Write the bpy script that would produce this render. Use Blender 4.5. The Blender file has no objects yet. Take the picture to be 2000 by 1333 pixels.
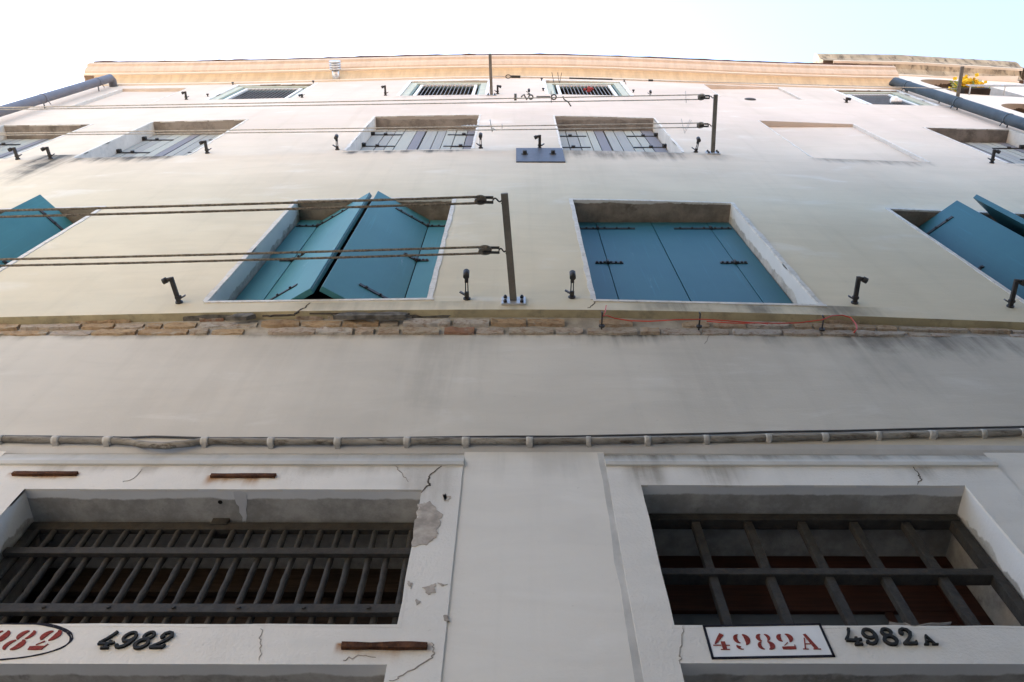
import bpy, bmesh, math, random
from math import sin, cos, tan, radians, pi, exp, sqrt, floor
from mathutils import Vector, Matrix

SC = bpy.context.scene
COL = SC.collection
random.seed(7)

# ------------------------------------------------------------------ camera, sky, sun, exposure
FOCAL = 1614.0                     # focal length in units of a 2000 wide frame
PITCH, ROLL, YAW = radians(65.0), radians(.61), radians(-.62)
CAM = Vector((0.0, -2.2, 1.6))
_cp, _sp, _cy, _sy = cos(PITCH), sin(PITCH), cos(YAW), sin(YAW)
FW = Vector((_sy * _cp, _cy * _cp, _sp))
_r = Vector((_cy, -_sy, 0)); _u = _r.cross(FW)
RT = _r * cos(ROLL) + _u * sin(ROLL)
UPV = -_r * sin(ROLL) + _u * cos(ROLL)
cam_d = bpy.data.cameras.new('camera')
cam_d.sensor_width = 36.0
cam_d.lens = FOCAL / 2000 * 36.0
cam_d.clip_start = 0.05
cam_d.clip_end = 3000
cam = bpy.data.objects.new('camera', cam_d)
COL.objects.link(cam)
mw = Matrix((RT, UPV, -FW)).transposed().to_4x4()
mw.translation = CAM
cam.matrix_world = mw
SC.camera = cam

SUN_EL, SUN_AZ = radians(48), radians(-38)      # azimuth from +Y (behind the house), negative to the left
world = bpy.data.worlds.new('World')
SC.world = world
world.use_nodes = True
wn = world.node_tree.nodes
bg = wn['Background']
sky = wn.new('ShaderNodeTexSky')
sky.sky_type = 'NISHITA'
sky.sun_disc = False
sky.sun_elevation = SUN_EL
sky.sun_rotation = SUN_AZ
sky.air_density = 1.2
sky.dust_density = 1.6
sky.ozone_density = 1.0
world.node_tree.links.new(sky.outputs[0], bg.inputs[0])
bg.inputs[1].default_value = 0.15
sun_d = bpy.data.lights.new('sun', 'SUN')
sun_d.energy = 3.4
sun_d.angle = radians(.5)
sun_d.color = (1, .93, .82)
sun = bpy.data.objects.new('sun', sun_d)
COL.objects.link(sun)
sdir = Vector((sin(SUN_AZ) * cos(SUN_EL), cos(SUN_AZ) * cos(SUN_EL), sin(SUN_EL)))
sun.rotation_euler = sdir.to_track_quat('Z', 'Y').to_euler()
sun.location = sdir * 60
SC.view_settings.view_transform = 'Standard'
SC.view_settings.look = 'None'
SC.view_settings.gamma = 1
SC.view_settings.exposure = 2.3
SC.cycles.max_bounces = 10
SC.cycles.diffuse_bounces = 6
SC.cycles.use_denoising = True

# ------------------------------------------------------------------ measuring: sight lines of the photo met with the planes of the facade
def ray(px, py):
    return RT * ((px - 1000) / FOCAL) - UPV * ((py - 666.5) / FOCAL) + FW

def at_y(px, py, y):
    d = ray(px, py)
    return CAM + d * ((y - CAM.y) / d.y)

def at_z(px, py, z):
    d = ray(px, py)
    return CAM + d * ((z - CAM.z) / d.z)

def B(x):                          # the old facade bends back gently towards both ends
    return (.24 if x > 0 else .15) * (1 - exp(-(x / 5.0) ** 2))

def L(x):                          # first floor wall, set back under the upper floors
    return .1 + .2 * B(x)

def UB(px, py, off=0.0, f=B):
    y = off
    for _ in range(25):
        p = at_y(px, py, y)
        y = f(p.x) + off
    return p

# ------------------------------------------------------------------ mesh helpers
class MB:
    def __init__(s):
        s.v = []; s.f = []; s.sm = []
    def face(s, pts, smooth=False):
        n = len(s.v)
        s.v += [tuple(p) for p in pts]
        s.f.append(list(range(n, n + len(pts)))); s.sm.append(smooth)
    def box(s, x0, x1, y0, y1, z0, z1, M=None):
        c = [Vector((x, y, z)) for x in (x0, x1) for y in (y0, y1) for z in (z0, z1)]
        if M is not None: c = [M @ p for p in c]
        n = len(s.v); s.v += [tuple(p) for p in c]
        for q in ((0, 1, 3, 2), (4, 6, 7, 5), (0, 4, 5, 1), (2, 3, 7, 6), (0, 2, 6, 4), (1, 5, 7, 3)):
            s.f.append([n + i for i in q]); s.sm.append(False)
    def bar(s, a, b, w, h, up=(0, 0, 1)):
        """rectangular bar from a to b, w across, h along up"""
        a = Vector(a); b = Vector(b); d = (b - a).normalized()
        u = Vector(up); u = (u - d * u.dot(d)).normalized(); r = d.cross(u)
        M = Matrix((r, d, u)).transposed().to_4x4(); M.translation = a
        s.box(-w / 2, w / 2, 0, (b - a).length, -h / 2, h / 2, M)
    def tube(s, pts, r, seg=8, caps=True):
        pts = [Vector(p) for p in pts]
        rs = r if isinstance(r, (list, tuple)) else [r] * len(pts)
        n0 = len(s.v); t0 = None
        for i, p in enumerate(pts):
            t = (pts[min(i + 1, len(pts) - 1)] - pts[max(i - 1, 0)]).normalized()
            if t0 is None:
                a = Vector((0, 0, 1)) if abs(t.z) < .9 else Vector((1, 0, 0))
                u = t.cross(a).normalized()
            else:
                u = (u - t * u.dot(t)).normalized()
            w = t.cross(u); t0 = t
            for k in range(seg):
                an = 2 * pi * k / seg
                s.v.append(tuple(p + (u * cos(an) + w * sin(an)) * rs[i]))
        for i in range(len(pts) - 1):
            for k in range(seg):
                a = n0 + i * seg + k; b = n0 + i * seg + (k + 1) % seg
                s.f.append([a, b, b + seg, a + seg]); s.sm.append(True)
        if caps:
            s.f.append([n0 + k for k in range(seg)][::-1]); s.sm.append(False)
            e = n0 + (len(pts) - 1) * seg
            s.f.append([e + k for k in range(seg)]); s.sm.append(False)
    def cyl(s, a, b, r, seg=12): s.tube([a, b], r, seg)
    def ball(s, c, r, seg=10):
        c = Vector(c); n = 6
        s.tube([c + Vector((0, 0, -r * cos(pi * (i + .02) / (n + .04)))) for i in range(n + 1)],
               [max(.0005, r * sin(pi * (i + .02) / (n + .04))) for i in range(n + 1)], seg)
    def slab(s, poly, y0, y1):
        """polygon in x,z given front to back y0..y1 (y0 towards the street)"""
        n = len(poly)
        ar = sum(poly[i][0] * poly[(i + 1) % n][1] - poly[(i + 1) % n][0] * poly[i][1] for i in range(n))
        if ar < 0: poly = poly[::-1]
        f = y0 if callable(y0) else (lambda x: y0)
        g = y1 if callable(y1) else (lambda x: y1)
        b = len(s.v)
        s.v += [(x, f(x), z) for x, z in poly] + [(x, g(x), z) for x, z in poly]
        s.f.append([b + i for i in range(n)]); s.sm.append(False)
        for i in range(n):
            j = (i + 1) % n
            s.f.append([b + j, b + i, b + n + i, b + n + j]); s.sm.append(False)
    def extrude_x(s, prof, xs, fy):
        """profile of (y, z) swept along x; fy(x) is added to y"""
        n0 = len(s.v); m = len(prof)
        for x in xs:
            for y, z in prof: s.v.append((x, y + fy(x), z))
        for i in range(len(xs) - 1):
            for k in range(m - 1):
                a = n0 + i * m + k
                s.f.append([a, a + m, a + m + 1, a + 1]); s.sm.append(False)
    def build(s, name, mat, parent=None, bevel=0, loc=None):
        me = bpy.data.meshes.new(name)
        off = Vector(loc) if loc else Vector((0, 0, 0))
        me.from_pydata([tuple(Vector(v) - off) for v in s.v], [], s.f)
        me.polygons.foreach_set('use_smooth', s.sm)
        me.materials.append(mat)
        me.update()
        o = bpy.data.objects.new(name, me)
        COL.objects.link(o)
        o.location = off
        if parent is not None:
            o.parent = parent
            wl = parent.location.copy(); q = parent.parent
            while q is not None: wl += q.location; q = q.parent
            o.location = off - wl
        if bevel:
            bm = bmesh.new(); bm.from_mesh(me)
            bmesh.ops.remove_doubles(bm, verts=bm.verts, dist=1e-5)
            ed = [e for e in bm.edges if len(e.link_faces) == 2 and e.calc_face_angle(0) > .6]
            bmesh.ops.bevel(bm, geom=ed, offset=bevel, segments=2, profile=.6, affect='EDGES')
            bm.to_mesh(me); bm.free()
        return o

def thing(name, label, cat, loc=(0, 0, 0), group=None):
    o = bpy.data.objects.new(name, None)
    o.empty_display_size = .2
    COL.objects.link(o); o.location = loc
    o['label'] = label; o['category'] = cat
    if group: o['group'] = group
    return o

def tag(o, label, cat, group=None):
    o['label'] = label; o['category'] = cat
    if group: o['group'] = group
    return o

def struct(o):
    o['kind'] = 'structure'; return o

# ------------------------------------------------------------------ material helpers
class NT:
    def __init__(s, name):
        s.m = bpy.data.materials.new(name); s.m.use_nodes = True
        s.t = s.m.node_tree; s.n = s.t.nodes
        s.p = s.n['Principled BSDF']
        s.pos = s.n.new('ShaderNodeNewGeometry').outputs['Position']
    def link(s, a, b): s.t.links.new(a, b)
    def put(s, sock, v):
        if hasattr(v, 'is_linked'): s.link(v, sock)
        else: sock.default_value = v
    def math(s, op, a, b=0.0, c=0.0, clamp=False):
        n = s.n.new('ShaderNodeMath'); n.operation = op; n.use_clamp = clamp
        s.put(n.inputs[0], a); s.put(n.inputs[1], b); s.put(n.inputs[2], c)
        return n.outputs[0]
    def rng(s, v, a, b, c=0.0, d=1.0, smooth=True):
        n = s.n.new('ShaderNodeMapRange'); n.interpolation_type = 'SMOOTHSTEP' if smooth else 'LINEAR'
        s.put(n.inputs[0], v)
        for i, q in enumerate((a, b, c, d)): s.put(n.inputs[i + 1], q)
        return n.outputs[0]
    def scale(s, v):
        n = s.n.new('ShaderNodeVectorMath'); n.operation = 'MULTIPLY'
        s.link(s.pos, n.inputs[0]); n.inputs[1].default_value = v
        return n.outputs[0]
    def noise(s, sc, vec=(1, 1, 1), detail=6, rough=.6, dist=0):
        n = s.n.new('ShaderNodeTexNoise')
        s.link(s.scale(vec), n.inputs['Vector'])
        n.inputs['Scale'].default_value = sc; n.inputs['Detail'].default_value = detail
        n.inputs['Roughness'].default_value = rough; n.inputs['Distortion'].default_value = dist
        return n.outputs['Fac']
    def mix(s, f, a, b, mode='MIX'):
        n = s.n.new('ShaderNodeMix'); n.data_type = 'RGBA'; n.blend_type = mode
        s.put(n.inputs[0], f)
        for i, q in ((6, a), (7, b)):
            s.put(n.inputs[i], q if hasattr(q, 'is_linked') else (*q, 1))
        return n.outputs[2]
    def xyz(s):
        n = s.n.new('ShaderNodeSeparateXYZ'); s.link(s.pos, n.inputs[0])
        return n.outputs
    def bump(s, h, strength=.3, dist=.01):
        n = s.n.new('ShaderNodeBump'); n.inputs['Strength'].default_value = strength
        n.inputs['Distance'].default_value = dist
        s.link(h, n.inputs['Height']); s.link(n.outputs[0], s.p.inputs['Normal'])
    def done(s, col, rough=.9, spec=.2, metal=0.0):
        s.put(s.p.inputs['Base Color'], col if hasattr(col, 'is_linked') else (*col, 1))
        s.put(s.p.inputs['Roughness'], rough)
        s.p.inputs['Specular IOR Level'].default_value = spec
        s.p.inputs['Metallic'].default_value = metal
        return s.m

def simple(name, col, rough=.7, var=.15, sc=6, spec=.3, metal=0, vec=(1, 1, 1), bump=0, dirt=None, dirt_amt=.5, bsc=60):
    t = NT(name)
    a = tuple(min(1, c * (1 + var)) for c in col); b = tuple(c * (1 - var) for c in col)
    c = t.mix(t.rng(t.noise(sc, vec), .3, .7), b, a)
    if dirt:
        c = t.mix(t.math('MULTIPLY', t.rng(t.noise(sc * 2.3, vec, 8, .7), .48, .68), dirt_amt), c, dirt)
    if bump: t.bump(t.noise(bsc, vec, 5), bump, .004)
    return t.done(c, rough, spec, metal)

def stains(t, col, lst, dirt):
    """runs of grime: (x0, x1, soft, ztop, h, strength)"""
    x, y, z = t.xyz()
    st = t.rng(t.noise(1.0, (7, 1, .5), 5, .6, .4), .36, .66)
    st2 = t.rng(t.noise(1.0, (2.5, 1, 2.2), 6, .65), .3, .65)
    st = t.math('ADD', t.math('MULTIPLY', st, .6), t.math('MULTIPLY', st2, .5), clamp=True)
    tot = None
    for x0, x1, soft, zt, h, a in lst:
        sx = t.math('MULTIPLY', t.rng(x, x0 - soft, x0 + soft), t.rng(x, x1 - soft, x1 + soft, 1, 0))
        zn = t.math('ADD', z, t.math('MULTIPLY', st, h * .45))
        sz = t.math('MULTIPLY', t.rng(zn, zt - h + h * .3, zt + h * .25), t.rng(z, zt - .004, zt + .012, 1, 0))
        m = t.math('MULTIPLY', t.math('MULTIPLY', sx, sz), t.math('MULTIPLY', t.math('ADD', st, .25), a), clamp=True)
        tot = m if tot is None else t.math('MAXIMUM', tot, m)
    return t.mix(tot, col, dirt)

def plaster(name, base, lst=(), dirt=(.1, .095, .085), rust=(), alt=None, rough=.92, var=.07, zmix=None, fine=.25):
    t = NT(name)
    a = tuple(c * (1 + var) for c in base); b = tuple(c * (1 - var) for c in base)
    big = t.noise(.55, (1, 1, 1), 4, .55, .3)
    c = t.mix(t.rng(big, .3, .7), b, a)
    if zmix:                                    # colour blends to another tint over the heights zmix[0]..zmix[1]
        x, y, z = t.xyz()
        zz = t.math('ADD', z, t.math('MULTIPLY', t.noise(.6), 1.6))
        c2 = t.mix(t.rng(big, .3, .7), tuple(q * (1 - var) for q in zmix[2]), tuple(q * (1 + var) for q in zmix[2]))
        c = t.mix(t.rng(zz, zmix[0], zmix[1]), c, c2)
    tr = t.noise(1.0, (1.6, 1, 5.5), 7, .62, .6)   # trowel passes
    c = t.mix(t.math('MULTIPLY', t.rng(tr, .4, .72), .24), c, tuple(q * .78 for q in base))
    pale = t.noise(1.0, (1.1, 1, 2.6), 5, .6, .5)
    c = t.mix(t.math('MULTIPLY', t.rng(pale, .55, .75), .30), c, (.78, .76, .72))
    dr = t.noise(1.0, (5, 1, .25), 5, .6)
    c = t.mix(t.math('MULTIPLY', t.rng(dr, .5, .75), .14), c, tuple(q * .6 for q in base))
    if lst: c = stains(t, c, lst, dirt)
    if rust: c = stains(t, c, rust, (.32, .17, .075))
    sp = t.rng(t.noise(38, (1, 1, 1), 3, .6), .68, .74)
    c = t.mix(t.math('MULTIPLY', sp, .25), c, tuple(q * .55 for q in base))
    h = t.math('ADD', t.math('MULTIPLY', tr, 1.0), t.math('MULTIPLY', t.noise(70, (1, 1, 1), 4), fine))
    t.bump(h, .35, .012)
    return t.done(c, rough, .15)

def two_coat(name, white, bare, y_edge, jag, sc=6, axis='y'):
    """painted margin along the street edge, bare grey render behind a ragged paint line"""
    t = NT(name)
    x, y, z = t.xyz()
    n = t.noise(sc, (1, .2, 1), 5, .6)
    yy = t.math('ADD', y, t.math('MULTIPLY', t.math('SUBTRACT', n, .5), jag))
    m = t.rng(yy, y_edge - .006, y_edge + .006)
    c1 = t.mix(t.rng(t.noise(3), .3, .7), tuple(q * .93 for q in white), white)
    c2 = t.mix(t.rng(t.noise(5, (1, 1, 1), 8, .7), .35, .65), tuple(q * .7 for q in bare), tuple(q * 1.15 for q in bare))
    bl = t.rng(t.noise(2.2, (1, 1, 1), 6, .7), .58, .66)
    c2 = t.mix(t.math('MULTIPLY', bl, .7), c2, tuple(q * .45 for q in bare))
    t.bump(t.noise(60), .4, .006)
    return t.done(t.mix(m, c1, c2), .95, .1)

# plaster_ ... base tints
M = {}
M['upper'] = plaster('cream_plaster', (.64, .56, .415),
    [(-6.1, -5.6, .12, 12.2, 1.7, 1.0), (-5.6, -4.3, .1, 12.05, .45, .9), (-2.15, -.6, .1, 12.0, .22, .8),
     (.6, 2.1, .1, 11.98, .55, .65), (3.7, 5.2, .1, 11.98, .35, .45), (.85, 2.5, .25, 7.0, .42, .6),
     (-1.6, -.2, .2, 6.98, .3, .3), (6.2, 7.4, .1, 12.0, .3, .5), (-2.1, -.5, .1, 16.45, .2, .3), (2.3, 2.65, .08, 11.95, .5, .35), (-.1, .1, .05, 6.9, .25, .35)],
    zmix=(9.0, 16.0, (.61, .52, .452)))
M['lower'] = plaster('grey_plaster', (.545, .50, .43),
    [(-.75, -.15, .18, 6.7, 1.5, .22), (-.2, 4.2, .5, 6.70, .16, 1.0), (.3, 4.2, .5, 6.72, .3, .5), (2.0, 4.4, .4, 6.72, .55, .6), (2.0, 2.5, .2, 6.72, 1.4, .25),
     (-4, .4, .3, 6.68, .14, .55), (-2.4, -1.2, .4, 6.72, 1.7, .10), (.9, 1.5, .3, 6.72, 1.8, .12)])
M['ground'] = plaster('white_plaster', (.665, .63, .575), [(-.2, .4, .1, 5.2, .3, .2)], var=.04)
M['stone'] = plaster('white_stone', (.65, .62, .575),
    [(.55, .72, .05, 5.08, .3, .6), (.85, 1.15, .08, 5.08, .26, .5), (1.9, 2.3, .1, 5.1, .2, .5), (-.55, -.3, .05, 5.05, .5, .3), (-2.5, -.4, .2, 5.08, .12, .4)],
    dirt=(.16, .13, .09), var=.05, fine=.9,
    rust=[(-2.49, -2.14, .01, 4.994, .06, 1.3), (-1.50, -1.25, .02, 4.974, .10, 1.0), (-.66, -.31, .01, 3.888, .07, 1.7), (-.55, -.42, .02, 3.888, .15, 1.0)])
M['stone_rough'] = simple('chipped_stone', (.36, .32, .28), .95, .25, 16, .1, bump=.9, bsc=30)
M['moulding'] = plaster('stone_moulding', (.50, .485, .45), [(.4, 2.4, .1, 5.3, .25, .9), (-2.6, -.3, .1, 5.3, .25, .35)], dirt=(.13, .12, .1), var=.12)
M['joint'] = simple('shaded_joint_grey', (.50, .485, .46), .95, .15, 5, .1, bump=.4)
M['cove'] = simple('cove_render', (.50, .50, .51), .95, .08, 3, .1, bump=.3)
M['corn_cove'] = simple('peach_render', (.52, .375, .235), .95, .1, 2.5, .1, vec=(3, 1, .5), dirt=(.40, .29, .2), dirt_amt=.45)
M['corn_top'] = simple('pale_moulding', (.56, .44, .345), .95, .08, 2.5, .1, vec=(3, 1, .6), dirt=(.45, .33, .25), dirt_amt=.4)
M['corn_white'] = simple('cream_moulding', (.66, .57, .47), .95, .05, 2, .1)
M['old_corn'] = simple('weathered_moulding', (.36, .29, .21), .95, .25, 1.6, .1, vec=(2, 1, .8), dirt=(.09, .075, .06), dirt_amt=.85, bump=.5)
M['nb_wall'] = plaster('pale_pink_plaster', (.70, .62, .54), [], var=.04)
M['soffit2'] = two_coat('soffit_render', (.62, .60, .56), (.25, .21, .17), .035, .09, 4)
M['jamb2'] = two_coat('jamb_render', (.62, .61, .59), (.44, .41, .37), .16, .2, 3)
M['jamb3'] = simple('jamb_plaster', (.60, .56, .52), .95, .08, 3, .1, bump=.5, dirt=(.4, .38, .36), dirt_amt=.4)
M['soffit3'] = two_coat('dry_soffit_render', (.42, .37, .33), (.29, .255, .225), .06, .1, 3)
M['soffitg'] = two_coat('entrance_soffit', (.62, .62, .62), (.36, .345, .32), .155, .05, 7)
M['jambg'] = two_coat('entrance_jamb', (.62, .61, .60), (.42, .40, .37), .24, .2, 4)
M['frame'] = simple('white_margin', (.64, .61, .57), .9, .1, 9, .1, dirt=(.40, .36, .30), dirt_amt=.6, bump=.5)
M['mortar'] = simple('mortar', (.37, .345, .31), .97, .2, 9, .1, bump=1.0, bsc=40)
M['lip'] = simple('olive_render', (.42, .36, .23), .95, .15, 4, .1, dirt=(.2, .18, .13), dirt_amt=.6)
M['cement'] = simple('dark_cement', (.14, .13, .115), .97, .45, 16, .1, bump=1, bsc=40)
M['crack'] = simple('crack_shadow', (.10, .085, .07), 1, .2, 20, 0)
M['hair'] = simple('hairline_crack', (.30, .27, .24), 1, .2, 20, 0)
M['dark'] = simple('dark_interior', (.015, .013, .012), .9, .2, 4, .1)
M['iron'] = simple('old_iron', (.034, .031, .027), .75, .3, 18, .35, dirt=(.06, .042, .028), dirt_amt=.6, bump=.8, bsc=70)
M['iron2'] = simple('black_iron', (.028, .025, .024), .55, .3, 20, .4, bump=.4)
M['post'] = simple('dull_steel', (.15, .135, .115), .55, .15, 9, .4, metal=.25, dirt=(.1, .08, .06), dirt_amt=.4)
M['galv'] = simple('galvanised_steel', (.48, .48, .48), .42, .15, 12, .5, metal=.5, dirt=(.3, .25, .2), dirt_amt=.4)
M['rust'] = simple('rusty_iron', (.075, .036, .022), .95, .35, 20, .1, bump=1, dirt=(.16, .065, .025), dirt_amt=.7)
M['ruststain'] = simple('rust_run', (.46, .30, .16), .95, .25, 14, .05, vec=(3, 1, .6), dirt=(.34, .15, .05), dirt_amt=.7)
M['rope'] = simple('hemp_rope', (.17, .145, .115), .95, .45, 55, .1)
M['ropepale'] = simple('pale_line', (.42, .38, .33), .9, .2, 40, .1)
M['wire'] = simple('red_flex', (.55, .06, .035), .5, .1, 9, .4)
M['cable'] = simple('grey_cable', (.07, .07, .075), .6, .2, 9, .3)
M['conduit'] = simple('grimy_conduit', (.27, .25, .22), .85, .35, 5, .2, vec=(.7, 1, 5), dirt=(.075, .058, .042), dirt_amt=1.0, bump=.5)
M['clip'] = simple('white_strap', (.46, .44, .41), .9, .15, 16, .2, dirt=(.35, .3, .25), dirt_amt=.4)
M['pipeL'] = simple('grey_pipe', (.115, .115, .135), .5, .1, 5, .4)
M['pipeR'] = simple('slate_pipe', (.045, .062, .078), .6, .15, 5, .3)
M['green'] = simple('pale_green_paint', (.46, .47, .38), .6, .08, 8, .3)
M['greenedge'] = simple('sage_paint', (.20, .27, .25), .6, .1, 8, .3)
M['white'] = simple('white_paint', (.74, .74, .74), .5, .05, 8, .4)
M['barpaint'] = simple('grey_white_bars', (.20, .20, .21), .6, .1, 8, .2)
M['plate'] = simple('slate_steel', (.085, .085, .095), .5, .15, 14, .4, metal=.2)
M['redpaint'] = simple('stencil_red', (.20, .028, .022), .9, .3, 60, .1, vec=(1, 1, 6), dirt=(.42, .28, .26), dirt_amt=.35)
M['blackpaint'] = simple('line_black', (.018, .018, .026), .9, .3, 40, .1)
M['whitebox'] = simple('box_white', (.70, .70, .70), .85, .04, 10, .1)
M['numeral'] = simple('bronzed_black', (.016, .016, .015), .7, .3, 50, .2, dirt=(.05, .032, .02), dirt_amt=.4)
M['wood'] = simple('red_brown_wood', (.042, .014, .008), .6, .3, 5, .3, vec=(.6, 1, 12))
M['board'] = simple('dark_boards', (.030, .020, .014), .8, .35, 8, .2, vec=(.7, 1, 9))
M['roof'] = simple('roof_tile', (.10, .055, .04), .9, .3, 9, .1)
M['vent'] = simple('vent_steel', (.55, .56, .58), .35, .1, 12, .5, metal=.6)
M['peel'] = two_coat('peeling_render', (.42, .34, .27), (.10, .07, .05), .44, .5, 3)
M['paving'] = simple('paving_stone', (.30, .29, .27), .85, .2, 3, .2, bump=.5)
M['opp'] = plaster('grey_brown_plaster', (.44, .415, .38), [], var=.06)
M['opp2'] = plaster('ochre_plaster', (.68, .50, .30), [], var=.06)
M['opproof'] = simple('bounce_tile', (.47, .29, .20), .9, .2, 6, .1)  # pale terracotta so the unseen roofs bounce warm light onto the facade
M['sacking'] = simple('red_cloth', (.24, .05, .05), .9, .25, 30, .1)

def glass_mat(name, tint, rough=.03):
    t = NT(name)
    w = t.noise(1.2, (1, 1, 1), 2)
    t.bump(w, .04, .05)
    return t.done(tint, rough, 1.0)
M['glass'] = glass_mat('window_glass', (.012, .014, .017))
M['dimglass'] = simple('dusty_glass', (.022, .023, .027), .6, .2, 3, .03)
M['glass_pale'] = glass_mat('sky_tint_glass', (.10, .115, .13), .1)  # sky reflection put into the pane's grey-blue base colour

def brick_mat():
    t = NT('worn_brick')
    ri = t.n.new('ShaderNodeNewGeometry').outputs['Random Per Island']
    r = t.n.new('ShaderNodeValToRGB'); t.link(ri, r.inputs[0])
    e = r.color_ramp.elements
    e[0].color = (.50, .37, .24, 1); e[1].position = 1; e[1].color = (.50, .43, .36, 1)
    for p, c in ((.25, (.46, .33, .21)), (.4, (.47, .40, .32)), (.55, (.33, .19, .13)), (.62, (.50, .42, .35)), (.8, (.42, .34, .27)), (.9, (.55, .51, .47))):
        k = e.new(p); k.color = (*c, 1)
    r.color_ramp.interpolation = 'CONSTANT'
    x, y, z = t.xyz()
    c = t.mix(t.rng(x, -.6, 1.4), r.outputs[0], t.mix(.35, r.outputs[0], (.46, .42, .385)))
    c = t.mix(t.math('MULTIPLY', t.rng(t.noise(22, (1, 1, 2), 8, .7), .45, .68), .75), c, (.25, .15, .09))
    c = t.mix(t.math('MULTIPLY', t.rng(t.noise(9, (1, 1, 2), 6, .7), .5, .68), .7), c, (.52, .49, .43))
    t.bump(t.noise(45, (1, 1, 2), 8, .75), 1.0, .02)
    return t.done(c, .97, .1)
M['brick'] = brick_mat()

def shutter_mat(name, base, base2):
    t = NT(name)
    c = t.mix(t.rng(t.noise(1.3), .3, .7), base, base2)
    c = t.mix(t.math('MULTIPLY', t.rng(t.noise(1.0, (40, 40, 1.2), 5), .58, .8), .4), c, tuple(min(1, q * 2.0) for q in base))
    c = t.mix(t.math('MULTIPLY', t.rng(t.noise(1.0, (3, 3, .6), 7, .7), .64, .70), .4), c, (.30, .40, .43))
    t.bump(t.noise(1.0, (60, 60, 3), 4), .08, .004)
    return t.done(c, .5, .3)
M['teal'] = shutter_mat('teal_paint', (.040, .165, .185), (.052, .19, .205))
M['blue'] = shutter_mat('blue_teal_paint', (.024, .115, .155), (.030, .132, .168))

def plank_mat():
    t = NT('weathered_planks')
    x, y, z = t.xyz()
    n = t.n.new('ShaderNodeTexWhiteNoise'); n.noise_dimensions = '1D'
    t.link(t.math('FLOOR', t.math('MULTIPLY', x, 6.5)), n.inputs['W'])
    ri = t.n.new('ShaderNodeNewGeometry').outputs['Random Per Island']
    c = t.mix(t.rng(ri, .2, .8), (.19, .19, .215), (.34, .35, .325))
    c = t.mix(t.math('MULTIPLY', t.rng(t.noise(1.0, (25, 25, 1.0), 6), .5, .75), .5), c, (.22, .21, .25))
    t.bump(t.noise(1.0, (60, 60, 3), 4), .25, .006)
    return t.done(c, .8, .2)
M['plank'] = plank_mat()

# ================================================================== the setting
g = MB()
g.face([(-400, -400, 0), (400, -400, 0), (400, 400, 0), (-400, 400, 0)])
struct(g.build('ground', M['paving']))

# ================================================================== the house
house = thing('town_house', 'tall cream plastered town house with teal shutters and barred ground windows', 'house')
X0, X1 = -8.30, 7.74
ZL = 6.83                        # lip: where the upper plaster ends
ZC = 18.62                       # underside of the cornice at the wall

# openings of the upper wall: (x0, x1, z0, z1)
W2 = [(-5.69, -4.14, 7.02, 9.62), (-2.19, -.63, 7.03, 9.70), (.565, 2.14, 7.01, 9.64), (3.735, 5.27, 7.02, 9.66)]
W3 = [(-7.80, -6.47, 12.03, 14.36), (-5.57, -4.13, 12.0, 14.5), (-2.145, -.56, 12.03, 14.47), (.585, 2.085, 11.98, 14.39), (6.24, 7.53, 12.05, 14.43)]
N3 = [(3.73, 5.19, 11.98, 14.57)]
W4 = [(-5.46, -3.95, 16.62, 18.44), (-2.04, -.545, 16.52, 18.36), (.57, 2.02, 16.58, 18.36), (6.22, 7.47, 16.65, 18.42)]
N4 = [(-7.65, -6.37, 16.0, 18.2), (3.69, 5.17, 16.95, 18.5)]

def wall_cells(mb, x0, x1, z0, z1, holes, fy, step=.6, zstep=50):
    xs = {x0, x1}; zs = {z0, z1}
    for h in holes: xs |= {h[0], h[1]}; zs |= {h[2], h[3]}
    xs = sorted(x for x in xs if x0 <= x <= x1); zs = sorted(z for z in zs if z0 <= z <= z1)
    fx = []
    for a, b in zip(xs, xs[1:]):
        n = max(1, int((b - a) / step + .5)); fx += [a + (b - a) * i / n for i in range(n)]
    fx.append(xs[-1])
    for a, b in zip(fx, fx[1:]):
        for c, d in zip(zs, zs[1:]):
            mx, mz = (a + b) / 2, (c + d) / 2
            if any(h[0] < mx < h[1] and h[2] < mz < h[3] for h in holes): continue
            mb.face([(a, fy(a), c), (b, fy(b), c), (b, fy(b), d), (a, fy(a), d)])

m = MB()
wall_cells(m, X0, X1, ZL, ZC + .4, W2 + W3 + N3 + W4 + N4, B)
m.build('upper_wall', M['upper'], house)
# ends, back and roof of the volume
m = MB()
for x, s in ((X0, -1), (X1, 1)):
    m.face([(x, B(x), 0), (x, B(x), 19.4), (x, 9, 19.4), (x, 9, 0)])
m.face([(X0, 9, 0), (X0, 9, 19.4), (X1, 9, 19.4), (X1, 9, 0)])
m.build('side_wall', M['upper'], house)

def reveal(o, depth, fy=B, floor_=True):
    """the four sides of an opening; returns jamb and soffit builders"""
    x0, x1, z0, z1 = o
    j = MB(); s = MB()
    ya, yb = fy(x0), fy(x1)
    dy = fy((x0 + x1) / 2) + depth
    j.face([(x0, ya, z0), (x0, ya, z1), (x0, dy, z1), (x0, dy, z0)])
    j.face([(x1, yb, z1), (x1, yb, z0), (x1, dy, z0), (x1, dy, z1)])
    if floor_: j.face([(x0, ya, z0), (x0, dy, z0), (x1, dy, z0), (x1, yb, z0)])
    s.face([(x0, ya, z1), (x1, yb, z1), (x1, dy, z1), (x0, dy, z1)])
    return j, s, dy

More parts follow.
